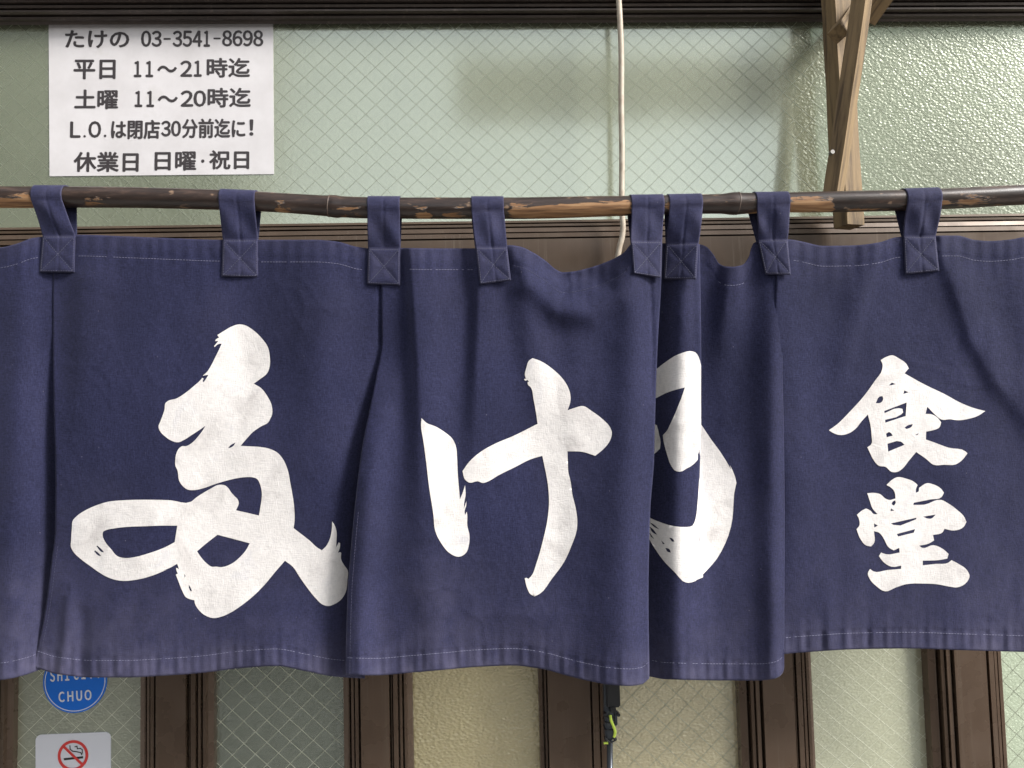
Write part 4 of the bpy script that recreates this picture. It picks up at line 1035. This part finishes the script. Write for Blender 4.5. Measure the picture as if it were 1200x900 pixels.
ta = R1([(755, 38), (800, 45), (870, 85), (950, 160), (1005, 240), (1020, 310), (1015, 430), (1000, 465), (935, 520), (880, 560), (940, 595), (1000, 670), (1040, 760), (1035, 850)]) \
   + R2([(1028, 0), (1010, 35), (940, 75), (870, 125), (810, 190), (765, 243), (850, 248), (930, 253), (1020, 270), (1090, 305), (1140, 365), (1180, 460), (1200, 560)]) \
   + R6([(313, 80), (313, 140), (305, 200), (370, 250), (440, 305), (500, 360), (535, 380), (570, 345), (600, 285), (615, 210), (618, 145), (640, 180), (655, 240), (653, 300), (650, 355), (672, 315), (683, 325), (680, 360), (665, 400), (682, 395), (692, 400), (690, 450), (715, 500), (745, 545), (742, 620), (728, 720), (690, 780), (640, 815), (585, 832), (540, 820), (490, 775), (420, 690), (350, 590), (300, 515), (235, 465)]) \
   + R5([(1000, 370), (900, 490), (800, 590), (700, 670), (600, 735), (520, 770), (450, 782), (390, 765), (310, 695), (290, 660), (283, 625), (250, 618), (210, 600), (180, 550), (140, 450), (120, 400), (138, 390), (128, 370), (122, 340), (148, 350), (132, 305), (80, 335), (0, 368)]) \
   + R3([(870, 730), (750, 780), (600, 820), (450, 828), (350, 800), (270, 755), (200, 705), (100, 630), (45, 575), (23, 530), (25, 470), (32, 360), (40, 300), (70, 265), (150, 210), (250, 165), (350, 135), (480, 122), (700, 117), (900, 122), (1078, 135)]) \
   + R4([(300, 230), (400, 165), (480, 120), (540, 88), (590, 80), (640, 90), (680, 125), (705, 165), (750, 215), (790, 260), (798, 300), (785, 340), (765, 380), (900, 410), (1035, 442), (1050, 350), (1065, 250), (1068, 170), (1055, 100), (1035, 45)]) \
   + R2([(910, 535), (870, 520), (820, 518), (740, 527), (640, 550), (540, 580), (440, 615), (350, 633), (300, 628), (250, 590), (225, 550), (215, 490), (210, 460), (192, 420), (190, 370), (200, 310), (220, 270), (245, 248), (290, 245), (340, 215), (400, 150), (440, 95), (455, 68), (410, 100), (340, 145), (270, 190), (220, 212), (150, 195), (100, 160), (60, 120), (43, 75)]) \
   + R1([(60, 890), (75, 850), (95, 790), (108, 725), (125, 712), (200, 690), (280, 640), (360, 575), (410, 530), (428, 508), (440, 515), (430, 540), (442, 545), (465, 510), (482, 482), (460, 485), (432, 490), (470, 455), (500, 410), (540, 330), (580, 250), (598, 208), (575, 210), (535, 238), (532, 228), (560, 195), (568, 185), (540, 185), (548, 170), (575, 155), (560, 132), (620, 95), (680, 60)])
ta_h = [R3([(330, 385), (400, 370), (500, 357), (680, 350), (800, 345), (958, 345), (935, 490), (850, 535), (700, 590), (580, 622), (500, 630), (430, 612), (380, 555), (320, 480), (302, 430), (310, 395)]),
        R5([(487, 50), (620, 85), (770, 125), (740, 180), (690, 240), (610, 305), (520, 335), (470, 330), (440, 332), (390, 300), (340, 245), (307, 195), (390, 125)]),
        R3([(255, 520), (290, 550), (315, 580), (295, 578), (262, 545), (248, 525)]), R3([(235, 562), (262, 582), (290, 612), (270, 610), (240, 585), (228, 570)]),
        R5([(235, 490), (250, 515), (262, 545), (248, 545), (235, 515)]), R5([(195, 395), (205, 410), (198, 430)]), R2([(655, 263), (680, 235), (720, 215), (700, 245), (675, 260)])]
character([ta], ta_h, 1, label='large looping brushed character')
K1 = lambda p: T((480, 480), 5, p)
K2 = lambda p: T((530, 410), 6, p)
K3 = lambda p: T((590, 550), 5.625, p)
character([K1([(70, 50), (100, 78), (150, 98), (210, 135), (250, 170), (270, 210), (278, 280), (282, 370), (290, 470), (295, 525), (310, 490), (325, 442), (328, 500), (320, 545), (318, 580), (333, 535), (332, 560), (322, 600), (325, 618), (335, 598), (338, 620), (338, 680), (350, 730), (348, 790), (330, 840), (290, 862), (240, 845), (190, 790), (150, 710), (140, 620), (115, 460), (95, 290), (80, 180), (67, 90)]),
           K2([(565, 58), (620, 78), (700, 130), (770, 195), (815, 265), (832, 330), (828, 375), (810, 425), (860, 408), (920, 395), (980, 430), (1060, 490), (1110, 545), (1122, 580), (1108, 640), (1060, 700), (1005, 745), (920, 718), (810, 713), (812, 780), (820, 880)])
           + K3([(438, 60), (455, 170), (475, 250), (487, 350), (483, 400), (450, 500), (400, 610), (320, 720), (240, 820), (205, 838), (180, 825), (155, 780), (140, 718), (150, 715), (165, 722), (178, 710), (220, 610), (260, 470), (290, 330), (300, 220), (295, 120), (283, 40)])
           + K2([(655, 850), (633, 745), (550, 770), (450, 820), (320, 885)]) + K1([(450, 425), (430, 430), (400, 420), (350, 428), (325, 410), (310, 360), (350, 305), (420, 245), (500, 200), (600, 158)])
           + K2([(600, 520), (590, 450), (570, 340), (553, 265), (530, 240), (530, 225), (540, 225), (530, 212), (512, 218), (505, 205), (518, 202), (510, 175), (520, 130), (540, 75)])], [], 2, label='brushed character of two separate strokes')
N1 = lambda p: T((750, 400), 6, p)
N2 = lambda p: T((750, 540), 6, p)
def edge(y):  # front fold line of the third panel
    X, D = cols3(np.array([float(y)])); u = np.linspace(3.5, 4.6, 40); return crom(np.repeat(X, 40, 0), u).max()
def edge_pts(y0, y1, n_=10): return [(edge(y)-0.05, y) for y in np.linspace(y0, y1, n_)]
# front sheet: upper stroke (raw polygons keep the fold line straight)
up_l = smooth_closed(N1([(100, 203), (125, 190), (180, 145), (240, 105), (300, 80), (350, 68), (390, 78), (412, 110)]))
cut = lambda pts: pts
upper = N1([(60, 215), (100, 203), (125, 188), (150, 167), (180, 145), (210, 124), (240, 105), (270, 91), (300, 80), (325, 72), (350, 68), (372, 71), (390, 78), (403, 92), (413, 110), (421, 135), (427, 165)]) + edge_pts(430, 534, 12) \
    + N1([(400, 840), (380, 862), (355, 880), (330, 893)]) + N2([(300, 72), (280, 77), (258, 74), (240, 65), (222, 40), (205, 5)]) + N1([(190, 795), (177, 750), (166, 705), (160, 660), (178, 642), (195, 620), (222, 562), (250, 500), (270, 450), (290, 400), (303, 362), (315, 325), (290, 330), (260, 338), (220, 350), (180, 365), (150, 380), (118, 397), (60, 420)])
character([upper], [], 3, 'A', raw=True, step=3.5, label='left half of the folded brushed character')
lowA = edge_pts(559, 676.5, 14) + N2([(402, 836), (390, 845), (365, 854), (340, 858), (322, 855), (300, 845), (275, 820), (250, 790), (215, 755), (180, 720), (140, 670), (100, 610), (88, 590), (70, 560), (62, 540), (55, 500), (50, 470), (45, 400), (58, 388), (75, 403), (100, 415), (130, 427), (160, 438), (200, 451), (240, 460), (285, 465), (330, 465), (352, 463), (370, 455), (382, 435), (390, 410), (396, 380), (400, 350), (407, 270), (412, 200), (415, 150)])
character([lowA], [N2([(205, 540), (225, 545), (243, 568), (225, 568)]), N2([(150, 560), (175, 585), (160, 585)]), N2([(178, 612), (205, 620), (217, 645), (195, 640)]), N2([(65, 430), (100, 450), (135, 482), (100, 465)]), N2([(65, 460), (95, 485), (120, 520), (90, 505)]), N2([(65, 500), (100, 550), (75, 530)])], 3, 'A', raw=True, step=3.5)
character([N1([(60, 560), (118, 590), (128, 625), (135, 660), (142, 685), (145, 710), (143, 735), (140, 755), (120, 775), (100, 792), (60, 815)])], [], 3, 'A', raw=True, step=3.5)
right = N1([(427, 580), (440, 600), (470, 645), (500, 690), (530, 730), (560, 770), (602, 835), (640, 900)]) + N2([(632, 30), (650, 65), (668, 110), (678, 155), (670, 190), (662, 230), (658, 290), (655, 350), (650, 405), (640, 460), (622, 525), (600, 580), (572, 637), (540, 690), (508, 730), (470, 770), (430, 812)]) + [(x_-1.3, y_) for x_, y_ in edge_pts(676.5, 497, 20)]
character([right], [], 3, 'C', raw=True, step=3.5, label='right half of the folded brushed character')
F1 = lambda p: T((965, 410), 6, p)
character([F1([(485, 38), (530, 60), (580, 95), (600, 130), (570, 165), (640, 205), (720, 248), (850, 310), (960, 370), (1060, 410), (1138, 430), (1090, 462), (1020, 485), (950, 495), (890, 488), (830, 490), (790, 460), (730, 400), (718, 450), (760, 453), (800, 475), (828, 510), (815, 545), (770, 565), (722, 575), (720, 630), (790, 655), (880, 688), (1000, 715), (1012, 728), (975, 775), (930, 805), (850, 808), (775, 808), (720, 765), (652, 718), (600, 780), (550, 840), (520, 858), (480, 858), (435, 822), (390, 815), (350, 770), (325, 720), (308, 685), (335, 665), (338, 600), (330, 530), (312, 455), (270, 500), (220, 560), (170, 590), (110, 598), (70, 585), (38, 565), (100, 520), (180, 440), (280, 330), (360, 220), (412, 140), (415, 100), (402, 72), (440, 50)])],
          [F1(h) for h in ([(460, 250), (480, 230), (508, 240), (480, 248)], [(568, 285), (598, 298), (562, 310)], [(368, 375), (395, 328), (415, 325), (420, 345), (402, 372)], [(427, 430), (585, 370), (578, 465), (435, 512), (433, 492), (545, 455), (560, 440), (555, 415), (530, 410), (430, 445)], [(570, 548), (590, 532), (628, 522), (620, 540), (585, 557)], [(645, 598), (670, 585), (660, 600)], [(440, 590), (460, 577), (475, 585), (487, 603), (445, 614)], [(450, 660), (545, 645), (570, 668), (455, 715)])], 4, label='upper small character')
D1 = lambda p: T((990, 550), 6, p)
character([D1([(370, 55), (430, 65), (490, 90), (512, 110), (500, 140), (500, 165), (520, 155), (522, 130), (580, 97), (620, 105), (680, 140), (697, 165), (680, 195), (600, 212), (485, 235), (482, 250), (560, 248), (680, 215), (720, 235), (790, 285), (840, 335), (855, 370), (835, 405), (770, 430), (700, 418), (690, 440), (620, 462), (628, 500), (590, 522), (522, 537), (545, 552), (620, 533), (690, 560), (730, 595), (720, 628), (660, 638), (548, 642), (548, 675), (640, 665), (730, 655), (750, 638), (800, 665), (860, 710), (877, 750), (860, 790), (790, 830), (740, 825), (650, 808), (550, 803), (430, 808), (360, 830), (285, 858), (220, 820), (175, 770), (162, 730), (178, 700), (200, 717), (300, 708), (395, 700), (397, 677), (330, 685), (270, 650), (240, 610), (255, 585), (290, 597), (385, 585), (383, 552), (345, 570), (310, 550), (270, 480), (240, 445), (205, 435), (205, 520), (185, 542), (150, 535), (110, 490), (82, 420), (100, 400), (98, 345), (85, 320), (120, 290), (150, 275), (180, 290), (205, 315), (230, 315), (195, 275), (175, 220), (158, 168), (200, 165), (250, 175), (285, 205), (310, 215), (355, 205), (355, 180), (345, 150), (320, 125), (293, 110), (330, 75)])],
          [D1(h) for h in ([(330, 245), (335, 228), (355, 218), (358, 235), (345, 255)], [(325, 275), (348, 290), (322, 293)], [(325, 380), (505, 340), (500, 352), (340, 390)], [(550, 333), (640, 318), (605, 347), (580, 345)], [(365, 455), (495, 420), (485, 445), (375, 472)], [(205, 380), (232, 395), (207, 410)])], 4, label='lower small character')
